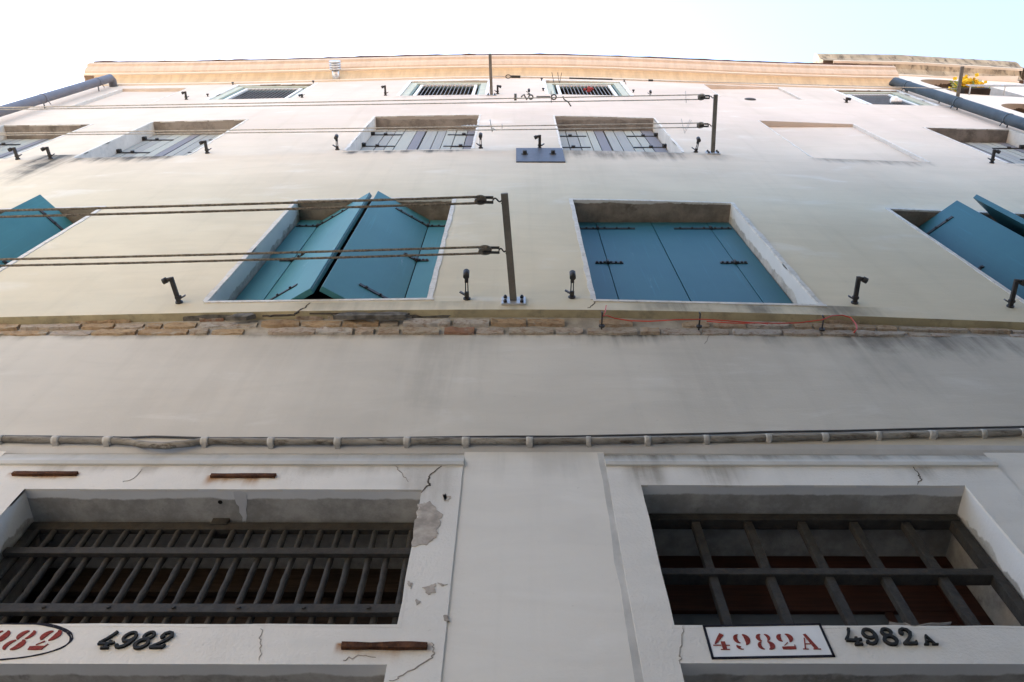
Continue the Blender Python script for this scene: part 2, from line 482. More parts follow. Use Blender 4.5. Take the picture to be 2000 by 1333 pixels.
def margin(o, w, proud=.006, fy=B, jag=.006, sides='LRT', name='frame', mat=None, parent=None, seed=1):
    """ragged painted margin round an opening"""
    rnd = random.Random(seed)
    x0, x1, z0, z1 = o
    mb = MB()
    def strip(a, b, inner, vertical, sgn):
        n = max(4, int(abs(b - a) / .12))
        for i in range(n):
            pass
        ts = [a + (b - a) * i / n for i in range(n + 1)]
        ins = [inner - sgn * max(0, rnd.gauss(.001, jag * .5)) for _ in ts]
        outs = [inner + sgn * (w + rnd.gauss(0, jag)) for _ in ts]
        for i in range(n):
            if vertical: poly = [(ins[i], ts[i]), (outs[i], ts[i]), (outs[i + 1], ts[i + 1]), (ins[i + 1], ts[i + 1])]
            else: poly = [(ts[i], ins[i]), (ts[i], outs[i]), (ts[i + 1], outs[i + 1]), (ts[i + 1], ins[i + 1])]
            mb.slab(poly, lambda x: fy(x) - proud, lambda x: fy(x) + .012)
    if 'L' in sides: strip(z0, z1, x0, True, -1)
    if 'R' in sides: strip(z0, z1, x1, True, 1)
    if 'T' in sides: strip(x0 - w, x1 + w, z1 + .0005, False, 1)
    if 'B' in sides: strip(x0 - w, x1 + w, z0 - .0005, False, -1)
    return mb.build(name, mat or M['frame'], parent)

def leaf(mb, a, b, z0, z1, th=.045):
    """a flat shutter leaf standing from plan point a to plan point b"""
    a = Vector((a[0], a[1], 0)); b = Vector((b[0], b[1], 0))
    d = (b - a).normalized(); nrm = Vector((d.y, -d.x, 0))
    if nrm.y > 0: nrm = -nrm
    M_ = Matrix((d, -nrm, Vector((0, 0, 1)))).transposed().to_4x4(); M_.translation = a
    mb.box(0, (b - a).length, 0, th, z0, z1, M_)
    return M_

def strap(mb, M_, x0, x1, z, w=.035, th=.008):
    mb.box(x0, x1, -th, .0, z - w / 2, z + w / 2, M_)
    n = 3
    for i in range(n):
        x = x0 + (x1 - x0) * (i + .5) / n
        c = M_ @ Vector((x, -th, z)); d = M_ @ Vector((x, -th - .010, z))
        mb.cyl(c, d, .011, 6)

def win2(o, state, mat, seed, ls=('teal', '')):
    x0, x1, z0, z1 = o
    j, s, dy = reveal(o, .32)
    w = j.build('window', M['jamb2'], house)
    s.build('soffit', M['soffit2'], w)
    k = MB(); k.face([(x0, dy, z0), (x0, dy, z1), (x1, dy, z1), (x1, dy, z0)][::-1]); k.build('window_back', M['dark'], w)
    margin(o, .036, parent=w, seed=seed, jag=.0035)
    sl = MB(); sl.slab([(x0 - .02, z0 - .03), (x1 + .05, z0 - .03), (x1 + .05, z0), (x0 - .02, z0)], lambda x: B(x) - .008, lambda x: B(x) + .02)
    sl.build('sill_edge', M['frame'], w)
    ys = B((x0 + x1) / 2) + .205
    nw = .225
    zt, zb = z1 - .03, z0 + .02
    cx = (x0 + x1) / 2
    for side in (-1, 1):
        e = x0 + .01 if side < 0 else x1 - .01
        jn = e - side * nw
        a = MB(); Ma = leaf(a, (e, ys) if side < 0 else (jn + .003, ys), (jn - .003, ys) if side < 0 else (e, ys), zb, zt)
        a.build('narrow_shutter', mat, w, .004)
        fr = state.get(side)
        if fr is None: end = (cx + side * .004, ys)
        else: end = fr
        b = MB()
        if side < 0: Mb = leaf(b, (jn + .003, ys), end, zb, zt)
        else: Mb = leaf(b, end, (jn - .003, ys), zb, zt)
        ln = (Vector((jn, ys)) - Vector(end)).length
        b.build('wide_shutter', mat, w, .004)
        for zz, la, lb in ((zt - .22, .20, .36), (zb + (zt - zb) * .53, .10, .13), (zb + .34, .20, .36)):
            h = MB()
            if side < 0:
                strap(h, Ma, nw - .01 - la, nw - .012, zz); strap(h, Mb, .004, lb, zz)
            else:
                strap(h, Ma, .006, la, zz); strap(h, Mb, ln - lb, ln - .008, zz)
            h.cyl((jn, ys - .012, zz - .03), (jn, ys - .012, zz + .03), .014, 8)
            h.build('strap_hinge', M['iron2'], w)
        if fr is not None:               # rebated free edge
            r = MB()
            d = (Vector(end) - Vector((jn, ys))).normalized()
            q = Vector(end) + d * .002
            r.box(q.x - .006, q.x + .006, q.y + .012, q.y + .05, zb + .02, zt - .02)
            r.build('edge_strip', M['galv'], w)
    return w

win2(W2[0], {-1: (-5.23, -.02), 1: (-4.70, -.07)}, M['teal'], 11)
win2(W2[1], {-1: (-1.455, -.07), 1: (-1.37, -.085)}, M['teal'], 12)
win2(W2[2], {}, M['blue'], 13)
win2(W2[3], {-1: (4.37, .0), 1: (4.55, -.06)}, M['blue'], 14)

def win3(o, seed, detail=True):
    x0, x1, z0, z1 = o
    rnd = random.Random(seed)
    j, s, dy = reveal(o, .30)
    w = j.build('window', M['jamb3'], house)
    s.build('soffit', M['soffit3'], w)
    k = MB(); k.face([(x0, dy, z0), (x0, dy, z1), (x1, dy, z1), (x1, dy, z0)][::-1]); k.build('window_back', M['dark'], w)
    margin(o, .03, parent=w, seed=seed)
    ys = B((x0 + x1) / 2) + .20
    cx = (x0 + x1) / 2
    zt, zb = z1 - .02, z0 + .01
    for a, b in ((x0 + .012, cx - .006), (cx + .006, x1 - .012)):
        q = MB(); n = 5; x = a
        wd = [rnd.uniform(.8, 1.2) for _ in range(n)]; sm_ = sum(wd)
        for i in range(n):
            wv = (b - a) * wd[i] / sm_
            q.box(x, x + wv - .013, ys + rnd.uniform(0, .006), ys + .035, zb, zt); x += wv
        q.build('plank_shutter', M['plank'], w)
        for zz in (zt - .45, zb + 1.15):
            h = MB()
            hx0, hx1 = (a, a + .44) if a < cx - .3 else (b - .44, b)
            h.box(hx0, hx1, ys - .009, ys + .001, zz - .02, zz + .02)
            px = hx0 + .2 if a < cx - .3 else hx1 - .2
            h.cyl((px, ys - .03, zz), (px, ys, zz), .028, 8)
            ex = a + .01 if a < cx - .3 else b - .01
            h.box(ex - .03, ex + .03, ys - .05, ys, zz - .03, zz + .03)
            h.build('strap_hinge', M['iron2'], w)
    return w
for i, o in enumerate(W3): win3(o, 20 + i)

def niche(o, depth, seed):
    x0, x1, z0, z1 = o
    j, s, dy = reveal(o, depth)
    w = j.build('blind_window', M['jamb3'], house)
    s.build('soffit', M['upper'], w)
    k = MB(); k.face([(x0, dy, z0), (x1, dy, z0), (x1, dy, z1), (x0, dy, z1)]); k.build('infill_panel', M['upper'], w)
    [margin(o, .02, .004, parent=w, seed=seed + k, sides=q) for k, q in enumerate('LR')]
niche(N3[0], .07, 31); niche(N4[0], .06, 32); niche(N4[1], .06, 33)

def win4(o, seed):
    x0, x1, z0, z1 = o
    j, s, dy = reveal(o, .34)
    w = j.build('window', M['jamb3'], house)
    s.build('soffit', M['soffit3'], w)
    margin(o, .055, parent=w, seed=seed, jag=.004, mat=M['white'])
    yf = B((x0 + x1) / 2) + .035
    fw = .13
    f = MB()
    f.box(x0 + .004, x0 + fw, yf, yf + .05, z0, z1 - .004); f.box(x1 - fw, x1 - .004, yf, yf + .05, z0, z1 - .004)
    f.box(x0 + fw, x1 - fw, yf, yf + .05, z1 - fw, z1 - .004)
    f.build('window_frame', M['green'], w, .004)
    f = MB(); e = .03
    f.box(x0 + fw, x0 + fw + e, yf + .02, yf + .09, z0, z1 - fw); f.box(x1 - fw - e, x1 - fw, yf + .02, yf + .09, z0, z1 - fw)
    f.box(x0 + fw + e, x1 - fw - e, yf + .02, yf + .09, z1 - fw - e, z1 - fw)
    f.build('sash', M['greenedge'], w)
    k = MB(); k.face([(x0, dy - .04, z0), (x0, dy - .04, z1), (x1, dy - .04, z1), (x1, dy - .04, z0)][::-1]); k.build('pane', M['dimglass'], w)
    # white iron grille with its own frame
    a, b = x0 + .2, x1 - .2; yg = yf + .012; zt = z1 - .24
    r = MB(); t = .055
    r.box(a, a + t, yg, yg + .03, z0 + .03, zt); r.box(b - t, b, yg, yg + .03, z0 + .03, zt)
    r.box(a, b, yg - .001, yg + .029, zt + .001, zt + .035)
    r.box(x0 + fw + .004, x1 - fw - .004, yg - .002, yg + .034, z0 + .001, z0 + .10)
    gr = r.build('white_grille', M['white'], w)
    q = MB(); n = 13
    for i in range(1, n + 1):
        x = a + t + (b - a - 2 * t) * i / (n + 1)
        q.box(x - .006, x + .006, yg + .004, yg + .012, z0 + .1, zt)
    q.build('grille_bars', M['barpaint'], w)
for i, o in enumerate(W4): win4(o, 41 + i)

# ---- cornice and roof edge
def frange(a, b, st):
    n = max(1, int((b - a) / st)); return [a + (b - a) * i / n for i in range(n + 1)]
xc = frange(X0 - .25, X1 + .02, .4); xk = frange(X0 - .48, X1 + .02, .4); xw = frange(X0 - .06, X1 + .02, .4)
def ends(mb, prof, xs, fy):
    for x, rev in ((xs[0], False), (xs[-1], True)):
        p = [(x, y + fy(x), z) for y, z in prof] + [(x, .6 + fy(x), prof[-1][1]), (x, .6 + fy(x), prof[0][1])]
        mb.face(p if not rev else p[::-1])
m = MB(); pr = [(.0, ZC), (-.03, ZC), (-.035, ZC + .06), (-.02, ZC + .09)]
m.extrude_x(pr, xw, B); ends(m, pr, xw, B); m.build('cornice_fillet', M['corn_white'], house)
m = MB(); pr = [(-.02, ZC + .09), (-.03, ZC + .17), (-.055, ZC + .27), (-.10, ZC + .36), (-.15, ZC + .42)]
m.extrude_x(pr, xc, B); ends(m, pr, xc, B); m.build('cornice_cove', M['corn_cove'], house)
m = MB(); pr = [(-.15, ZC + .42), (-.18, ZC + .42), (-.185, ZC + .46), (-.19, ZC + .47)]
m.extrude_x(pr, xk, B); ends(m, pr, xk, B); m.build('cornice_drip', M['corn_white'], house)
m = MB(); pr = [(-.19, ZC + .47), (-.22, ZC + .48), (-.27, ZC + .55), (-.30, ZC + .64), (-.345, ZC + .66), (-.36, ZC + .80), (.5, ZC + .86)]
m.extrude_x(pr, xk, B); ends(m, pr, xk, B); m.build('cornice_crown', M['corn_top'], house)
m = MB(); rr = random.Random(5)
xe = frange(X0 - .40, X1 + .0, .16)                        # thin dark edge of the tiles over the crown
ed = []; hz = 0
for x in xe:
    hz = hz * .7 + rr.gauss(0, .012)
    ed.append((x, -.372 - abs(rr.gauss(0, .006)) + B(x), ZC + .802, ZC + .852 + hz))
for (xa, ya, za, ta), (xb, yb, zb_, tb) in zip(ed, ed[1:]):
    m.face([(xa, ya, za), (xb, yb, zb_), (xb, yb, tb), (xa, ya, ta)])
    m.face([(xa, ya, za), (xa, ya + .4, za), (xb, yb + .4, zb_), (xb, yb, zb_)])
    m.face([(xa, ya, ta), (xb, yb, tb), (xb, yb + 1.2, tb + .4), (xa, ya + 1.2, ta + .4)])
m.face([(X0, -.3 + B(0) + .15, ZC + .83), (X1, -.3 + .24, ZC + .83), (X1, 4.5, 21), (X0, 4.5, 21)])
m.face([(X0, 4.5, 21), (X1, 4.5, 21), (X1, 9.2, 19.4), (X0, 9.2, 19.4)])
m.build('roof', M['roof'], house)

# ---- underside of the upper floors: lip, bricks, mortar bed
xs = frange(X0, X1, .09)
m = MB(); rr = random.Random(8)
n0 = len(m.v)
lipz = {x: ZL + rr.gauss(0, .002) for x in xs}
for a, b in zip(xs, xs[1:]):
    m.face([(a, B(a), ZL), (a, B(a) + .066, ZL - .006 + lipz[a] - ZL), (b, B(b) + .066, ZL - .006 + lipz[b] - ZL), (b, B(b), ZL)])
m.build('plaster_lip', M['lip'], house)
def slope(x, t):                                          # t 0..1 down the brickwork
    return (B(x) + .057) * (1 - t) + (L(x) + .008) * t, ZL - .006 - t * .2
m = MB()
for a, b in zip(xs, xs[1:]):
    for i in range(4):
        t0, t1 = i / 4, (i + 1) / 4
        p = []
        for x, t in ((a, t0), (a, t1), (b, t1), (b, t0)):
            y, z = slope(x, t); p.append((x, y, z))
        m.face(p)
m.build('mortar_bed', M['mortar'], house)
m = MB(); rr = random.Random(3)
rows = [(-.02, .12), (.15, .54), (.59, 1.0)]
for ri_, (ta, tb) in enumerate(rows):
    x = -5.0 + ri_ * .17
    while x < 5.0:
        ln = rr.choice([.13, .24, .3, .38, .42, .2]) * rr.uniform(.8, 1.1)
        if rr.random() < (.55 if ri_ == 0 else .12):
            x += ln + .03; continue
        n = max(3, int(ln / .045))
        pr_ = rr.uniform(.012, .026); 
        A = []; Bt = []
        for i in range(n + 1):
            xx = x + ln * i / n
            edge = .012 if i in (0, n) else 0
            A.append((xx, ta + abs(rr.gauss(0, .03)) + edge * 2)); Bt.append((xx, tb - abs(rr.gauss(0, .03)) - edge * 2))
        n0 = len(m.v)
        for (xa, t1), (xb, t2) in zip(A, Bt):
            tm = (t1 + t2) / 2
            for t, pd in ((t1, -.004), (t1 + .03, pr_ * rr.uniform(.6, 1)), (tm, pr_ * rr.uniform(.7, 1.3)), (t2 - .03, pr_ * rr.uniform(.8, 1.1)), (t2, -.004)):
                y, z = slope(xa, t); m.v.append((xa, y - pd, z + rr.gauss(0, .0012)))
        for i in range(n):
            for k in range(4):
                a = n0 + i * 5 + k; m.f.append([a, a + 1, a + 6, a + 5]); m.sm.append(False)
        for e, rv in ((0, True), (n, False)):
            q = [n0 + e * 5 + k for k in range(5)]; m.f.append(q if not rv else q[::-1]); m.sm.append(False)
        x += ln + rr.uniform(.008, .04)
m.build('brick_course', M['brick'], house)
# broken plaster with dark cement showing
def ragged(pts, amp, seed, n=4):
    r = random.Random(seed); out = []
    for i, p in enumerate(pts):
        q = pts[(i + 1) % len(pts)]
        for k in range(n):
            t = k / n
            out.append((p[0] + (q[0] - p[0]) * t + r.gauss(0, amp), p[1] + (q[1] - p[1]) * t + r.gauss(0, amp)))
    return out
def patch(pix, mat, name, seed, amp=.004):
    """patch over the broken lip: photographed outline laid on the wall face and on the underside"""
    up = []; 
    for px, py in pix:
        p = UB(px, py, -.003)
        up.append((p.x, p.z))
    m = MB(); m.slab(ragged(up, amp, seed), lambda x: B(x) - .004, lambda x: B(x) + .03)
    # the same break seen on the underside
    xa = min(p[0] for p in up); xb = max(p[0] for p in up)
    r = random.Random(seed + 1); xx = frange(xa, xb, .05)
    top = [(x, B(x) - .003) for x in xx]
    bot = [(x, B(x) + .05 + r.gauss(0, .006)) for x in xx[::-1]]
    zz = ZL - .010
    poly = top + bot
    m.face([(x, y, zz) for x, y in poly][::-1]); m.face([(x, y, zz + .006) for x, y in poly])
    for i in range(len(poly)):
        (ax, ay), (bx, by) = poly[i], poly[(i + 1) % len(poly)]
        m.face([(ax, ay, zz), (bx, by, zz), (bx, by, zz + .006), (ax, ay, zz + .006)])
    m.build(name, mat, house)
def patch2(face, under, seed):
    m = MB()
    if face:
        q = [UB(a, b, -.001) for a, b in face]
        m.slab(ragged([(p.x, p.z) for p in q], .003, seed, 4), lambda x: B(x) - .0015, lambda x: B(x) + .03)
    q = [at_z(a, b, ZL - .009) for a, b in under]
    q = ragged([(p.x, max(p.y, B(p.x) - .001)) for p in q], .007, seed + 1, 3)
    zz = ZL - .0088
    ar = sum(q[i][0] * q[(i + 1) % len(q)][1] - q[(i + 1) % len(q)][0] * q[i][1] for i in range(len(q)))
    if ar > 0: q = q[::-1]
    m.face([(x, y, zz) for x, y in q]); m.face([(x, y, zz + .003) for x, y in q][::-1])
    for i in range(len(q)):
        (ax, ay), (bx, by) = q[i], q[(i + 1) % len(q)]
        m.face([(bx, by, zz), (ax, ay, zz), (ax, ay, zz + .003), (bx, by, zz + .003)])
    m.build('cement_patch', M['cement'], house)
patch2([(440, 619), (462, 613), (490, 611), (497, 614), (480, 619)], [(356, 618), (400, 618), (470, 617), (492, 617), (478, 625), (452, 627), (440, 631), (410, 627), (398, 630), (370, 627), (357, 629)], 71)
patch2([(650, 617), (668, 611), (690, 609), (720, 611), (770, 609), (800, 612), (790, 616)], [(644, 617), (700, 615), (800, 614), (830, 617), (876, 616), (872, 632), (845, 631), (800, 632), (760, 631), (720, 632), (690, 630), (668, 627), (655, 621)], 73)
# ---- first floor wall with its rounded foot
ZB = 6.64
m = MB()
xl = frange(X0, X1, .5)
pr = [(0.0, ZB + .02), (-.0, 5.33), (.0, 5.275), (.008, 5.245), (.022, 5.215), (.038, 5.2), (.052, 5.195), (.07, 5.19)]
m2 = MB(); m2.extrude_x([(.03, ZB + .012), (0, ZB - .004), (0, 5.275)], xl, L); m2.build('lower_wall', M['lower'], house)
m2 = MB(); m2.extrude_x(pr[2:], xl, L); m2.build('wall_cove', M['cove'], house)
# ---- ground floor wall
YG, YS = .107, .10
OL = (-2.34, -.445, 3.985, 4.86); OR = (.60, 2.15, 3.985, 4.90)       # lights over the doors
DL = (-2.34, -.46, 0.02, 3.79); DR = (.59, 2.15, .02, 3.80)          # the doorways below
SL = (-2.62, -.262, 0.0, 5.215); SR = (.450, 2.39, 0.0, 5.215)
m = MB(); wall_cells(m, X0, X1, 0, 5.2, [SL, SR], lambda x: YG, 3); m.build('ground_wall', M['ground'], house)
m = MB()
zz = 0.0; rr = random.Random(77)
prev = .418
while zz < 5.19:                                          # joint strip by the right surround, shade and dirt put into its grey
    nx = .418 + rr.gauss(0, .003); z2 = min(zz + .15, 5.19)
    m.slab([(prev, zz), (.4495, zz), (.4495, z2), (nx, z2)], YG - .0015, YG + .01); prev = nx; zz += .15
m.build('shaded_joint', M['joint'], house)

def surround(S, O, D, seed, name='stone_surround'):
    x0, x1, _, zt = S
    m = MB()
    zm = 5.06                                              # moulding above
    wall_cells(m, x0, x1, 0, zm, [O, D], lambda x: YS, 3)
    m.face([(x0, YG, 0), (x0, YS, 0), (x0, YS, zm), (x0, YG, zm)][::-1]); m.face([(x1, YS, 0), (x1, YG, 0), (x1, YG, zm), (x1, YS, zm)][::-1])
    o = m.build(name, M['stone'], house)
    mm = MB()
    pr = [(YS, zm), (YS - .010, zm + .003), (YS - .012, zm + .03), (YS - .004, zm + .05), (YS + .004, zm + .075), (YS + .012, zm + .12), (YG + .01, zm + .13)]
    mm.extrude_x(pr, [x0 - .002, (x0 + x1) / 2, x1 + .002], lambda x: 0)
    for x, rv in ((x0 - .002, False), (x1 + .002, True)):
        p = [(x, y, z) for y, z in pr] + [(x, YG + .01, zm)]
        mm.face(p if not rv else p[::-1])
    mm.build('moulding', M['moulding'], o)
    return o
surL = surround(SL, OL, DL, 1)
for O in (OL, OR):
    margin(O, .012, .0008, lambda x: YS, .003, 'LRTB', 'worn_edge', M['stone'], house, int(O[1] * 100) + 90)
surR = surround(SR, OR, DR, 2)

def ground_light(O, kind):
    x0, x1, z0, z1 = O
    j, s, dy = reveal(O, .52 if kind == 'wood' else .50, lambda x: YS)
    w = j.build('door_light', M['jambg'], house)
    s.build('soffit', M['soffitg'], w)
    if kind == 'wood':
        f = MB(); yf = YS + .42
        f.box(x0 + .002, x1 - .002, yf, yf + .05, z1 - .12, z1 - .004); f.box(x1 - .13, x1 - .002, yf, yf + .05, z0, z1 - .121); f.box(x0 + .002, x0 + .06, yf, yf + .05, z0, z1 - .121)
        f.build('window_frame', M['wood'], w, .005)
        f = MB(); f.box(x0 + .06, x1 - .13, yf + .03, yf + .07, 4.545, z1 - .12); f.box(1.80, x1 - .13, yf + .03, yf + .07, z0, 4.544)
        f.build('sash', M['wood'], w, .005)
        f = MB(); f.box(x0 + .06, 1.80, yf + .05, yf + .06, z0, 4.544); f.build('pane', M['glass_pale'], w)
        f = MB(); f.box(1.71, 1.745, yf + .036, yf + .049, z0, 4.544); f.build('glazing_bar', M['wood'], w)
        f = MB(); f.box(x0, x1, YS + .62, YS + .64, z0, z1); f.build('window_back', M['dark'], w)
    else:
        f = MB(); yf = YS + .46
        f.box(x0, x1, yf, yf + .03, 4.67, z1 - .02)
        zz = z0
        while zz < 4.62:
            f.box(x0, x1, yf + .02, yf + .05, zz, zz + .115); zz += .12
        f.box(x0, x1, yf - .03, yf, 4.64, 4.68)
        f.build('board_panel', M['board'], w)
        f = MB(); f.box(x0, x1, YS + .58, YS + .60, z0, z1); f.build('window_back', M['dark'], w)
    return w
wl_ = ground_light(OL, 'board'); ground_light(OR, 'wood')
p_ = at_z(430, 981, OL[3])
m = MB(); m.cyl((p_.x, p_.y, OL[3] + .01), (p_.x, p_.y, OL[3] - .0015), .011, 9); m.build('bolt_hole', M['dark'], wl_)
p_ = at_z(434, 1022, OL[3])
m = MB(); m.box(p_.x - .04, p_.x + .04, p_.y - .03, p_.y + .06, OL[3] - .045, OL[3] + .01); m.build('iron_stub', M['iron'], wl_, .004)
m = MB(); q_ = [at_z(a, b, OL[3]) for a, b in ((458, 962), (478, 962), (484, 985), (480, 1018), (474, 1020), (464, 990))]
q_ = ragged([(p.x, p.y) for p in q_], .004, 5, 3)
m.face([(x, y, OL[3] - .0015) for x, y in q_][::-1]); m.face([(x, y, OL[3] + .003) for x, y in q_])
for i in range(len(q_)):
    (ax, ay), (bx, by) = q_[i], q_[(i + 1) % len(q_)]
    m.face([(bx, by, OL[3] - .0015), (ax, ay, OL[3] - .0015), (ax, ay, OL[3] + .003), (bx, by, OL[3] + .003)])
m.build('filler_streak', M['cove'], wl_)
for D in (DL, DR):
    j, s, dy = reveal(D, .30, lambda x: YS, False)
    w = j.build('doorway', M['jambg'], house)
    s.build('soffit', M['soffitg'], w)
    cx = (D[0] + D[1]) / 2
    for a, b in ((D[0] + .01, cx - .004), (cx + .004, D[1] - .01)):
        f = MB(); f.box(a, b, dy - .06, dy - .01, .03, D[3] - .01)
        for z0 in (.2, 1.2, 2.2):
            f.box(a + .12, b - .12, dy - .075, dy - .06, z0, z0 + .8)
        f.build('door_leaf', M['board'], w, .004)

# ---- cracks, chips
def crack(pts, w, name='plaster_crack', f=B, off=-.002, seed=0, mat=None, amp=.0035):
    r = random.Random(seed)
    P_ = []
    for a, b in zip(pts, pts[1:]):
        n = 5
        for i in range(n): P_.append((a[0] + (b[0] - a[0]) * i / n, a[1] + (b[1] - a[1]) * i / n))
    P_.append(pts[-1])
    Q = []
    for i, (px, py) in enumerate(P_):
        q = UB(px, py, off, f)
        Q.append(Vector((q.x + r.gauss(0, amp), q.z + r.gauss(0, amp))))
    m = MB()
    for i in range(len(Q) - 1):
        d = (Q[i + 1] - Q[i]); 
        if d.length < 1e-6: continue
        d = d.normalized(); n = Vector((-d.y, d.x))
        wa = w * (.35 + .65 * sin(pi * (i + .3) / len(Q))) * r.uniform(.5, 1.3)
        wb = w * (.35 + .65 * sin(pi * (i + 1.3) / len(Q)))
        m.slab([tuple(Q[i] - n * wa / 2), tuple(Q[i + 1] - n * wb / 2), tuple(Q[i + 1] + n * wb / 2), tuple(Q[i] + n * wa / 2)],
               lambda x: f(x) + off, lambda x: f(x) + .01)
    return m.build(name, mat or M['crack'], house)
FS = lambda x: YS
crack([(604, 592), (596, 601), (584, 606), (574, 614)], .012, seed=1)
crack([(574, 614), (540, 615), (512, 616)], .010, seed=2)
crack([(604, 612), (700, 611), (800, 612)], .006, seed=3)
crack([(1163, 586), (1158, 596), (1148, 602)], .008, seed=4)
crack([(866, 905), (842, 925), (836, 940), (838, 948), (822, 962)], .008, f=FS, seed=5)
crack([(768, 905), (785, 925), (797, 940)], .004, f=FS, seed=6, mat=M['hair'])
crack([(1784, 912), (1795, 928), (1800, 936), (1792, 946)], .005, f=FS, seed=7)
crack([(275, 918), (262, 935), (240, 942)], .003, f=FS, seed=8, mat=M['hair'])
crack([(510, 1228), (508, 1250), (512, 1270), (505, 1290)], .003, f=FS, seed=9, mat=M['hair'])
crack([(1335, 1222), (1332, 1245), (1327, 1280), (1326, 1296)], .003, f=FS, seed=10, mat=M['hair'])
crack([(845, 1255), (848, 1275), (835, 1290), (790, 1318), (760, 1330)], .004, f=FS, seed=11, mat=M['hair'])
crack([(1740, 1215), (1790, 1222), (1860, 1216)], .003, f=FS, seed=12, mat=M['hair'])
crack([(1385, 655), (1378, 672)], .005, f=L, seed=14, mat=M['hair'])
crack([(735, 1285), (700, 1280), (668, 1290)], .003, f=FS, seed=16, mat=M['hair'])
def chip(pix, seed, mat='stone_rough', amp=.006, f=FS):
    p = [UB(x, y, -.002, f) for x, y in pix]
    m = MB(); m.slab(ragged([(q.x, q.z) for q in p], amp, seed, 5), lambda x: f(x) - .0025, lambda x: f(x) + .01)
    m.build('chipped_patch', M[mat], house)
chip([(818, 985), (840, 980), (862, 1010), (858, 1040), (838, 1060), (804, 1068), (808, 1025)], 81)
chip([(868, 965), (882, 970), (876, 980), (866, 976)], 82)
chip([(828, 1148), (850, 1140), (848, 1158), (836, 1162)], 83, amp=.004)
chip([(866, 1201), (876, 1202), (876, 1213), (868, 1213)], 84, amp=.002)
chip([(795, 1136), (806, 1138), (803, 1150)], 85, amp=.003)
chip([(855, 1138), (872, 1142), (862, 1146)], 86, amp=.003)
chip([(812, 1170), (822, 1175), (814, 1182)], 87, amp=.002)

# ================================================================== ironwork in the ground floor lights
def grille_dense():
    t = thing('window_grille', 'dense rusty iron grille of many upright bars in left ground floor window', 'window grille', (-1.4, .29, 4.0))
    y = .29; x0, x1 = OL[0] + .01, OL[1] - .01
    def rail(z, h, d=.03, yy=y):
        m = MB(); m.box(x0, x1, yy - d / 2, yy + d / 2, z - h / 2, z + h / 2); m.build('rail', M['iron'], t, .003)
    rail(4.81, .055); rail(4.60, .042, .026, y - .026); rail(4.235, .05, .026, y - .026)
    rr = random.Random(4)
    n = 22
    for i in range(n):
        x = x0 + .045 + (x1 - x0 - .09) * i / (n - 1) + rr.gauss(0, .004)
        m = MB(); r = .0145
        pts = [(x + rr.gauss(0, .0007), y + rr.gauss(0, .0005), 4.0 + k * .04) for k in range(21)]
        m.tube(pts, [r * rr.uniform(.92, 1.12) for _ in pts], 6)
        m.build('bar', M['iron'], t)
    m = MB()
    for k in range(7):
        x = x0 + .1 + k * .27; m.cyl((x, y - .047, 4.235), (x, y - .036, 4.235), .009, 6)
    m.build('rivets', M['iron'], t)
    for x in (x0 + .002,):
        m = MB(); m.box(x, x + .035, y - .012, y + .014, 4.0, 4.78); m.build('side_bar', M['iron'], t)
grille_dense()
def grille_wide():
    t = thing('window_grille', 'wide spaced black iron grille of five upright bars in right ground floor window', 'window grille', (1.4, .29, 4.0))
    y = .29; x0, x1 = OR[0] + .008, OR[1] - .012
    m = MB(); m.box(x0, x1, y - .03, y + .03, 4.845, 4.893); m.build('rail', M['iron'], t, .004)
    m = MB(); m.box(x0, x1 - .044, y - .032, y + .03, 4.455, 4.497); m.build('rail', M['iron'], t, .004)
    for x in (.868, 1.12, 1.378, 1.627, 1.877):
        m = MB(); m.box(x - .02, x + .02, y - .019, y + .019, 3.99, 4.846); m.build('bar', M['iron'], t, .005)
    for a, b in ((x1 - .045, x1), (x0, x0 + .04)):
        m = MB(); m.box(a, b, y - .027, y + .027, 3.99, 4.844); m.build('side_bar', M['iron'], t, .004)
grille_wide()

# rusty straps let into the stone
def iron_strap(px0, px1, py, h, label):
    a = UB(px0, py, -.01, FS); b = UB(px1, py, -.01, FS)
    m = MB(); m.slab(ragged([(a.x, a.z - h / 2), (b.x, b.z - h / 2), (b.x, b.z + h / 2), (a.x, a.z + h / 2)], .0015, int(px0), 6), YS - .016, YS + .02)
    o = m.build('iron_strap', M['rust'], None, loc=((a.x + b.x) / 2, YS, a.z))
    tag(o, label, 'iron strap', 'rusty iron straps in the white stone')
iron_strap(25, 150, 925, .022, 'flat rusty iron strap at the top left, above the left end of the dense grille')
iron_strap(412, 538, 929, .022, 'flat rusty iron strap in stone above the middle of the dense grille')
iron_strap(667, 834, 1261, .026, 'long grey rusty iron strap in stone right of black raised number 4982')

# ================================================================== house numbers
def ribbon(mb, pts, ws, y0, y1, closed=False):
    n = len(pts); Lp = []; Rp = []
    for i in range(n):
        a = Vector(pts[max(i - 1, 0)]); b = Vector(pts[min(i + 1, n - 1)])
        d = b - a
        d = d.normalized() if d.length > 1e-9 else Vector((1, 0))
        nn = Vector((-d.y, d.x)); p = Vector(pts[i]); w = ws[i] if isinstance(ws, (list, tuple)) else ws
        Lp.append(p + nn * w / 2); Rp.append(p - nn * w / 2)
    for i in range(n - 1):
        mb.slab([tuple(Rp[i]), tuple(Rp[i + 1]), tuple(Lp[i + 1]), tuple(Lp[i])], y0, y1)

def arc(cx, cy, rx, ry, a0, a1, n=14):
    return [(cx + rx * cos(radians(a0 + (a1 - a0) * i / n)), cy + ry * sin(radians(a0 + (a1 - a0) * i / n))) for i in range(n + 1)]
def swell(n, a, b, p=1.0): return [a + (b - a) * sin(pi * i / n) ** p for i in range(n + 1)]

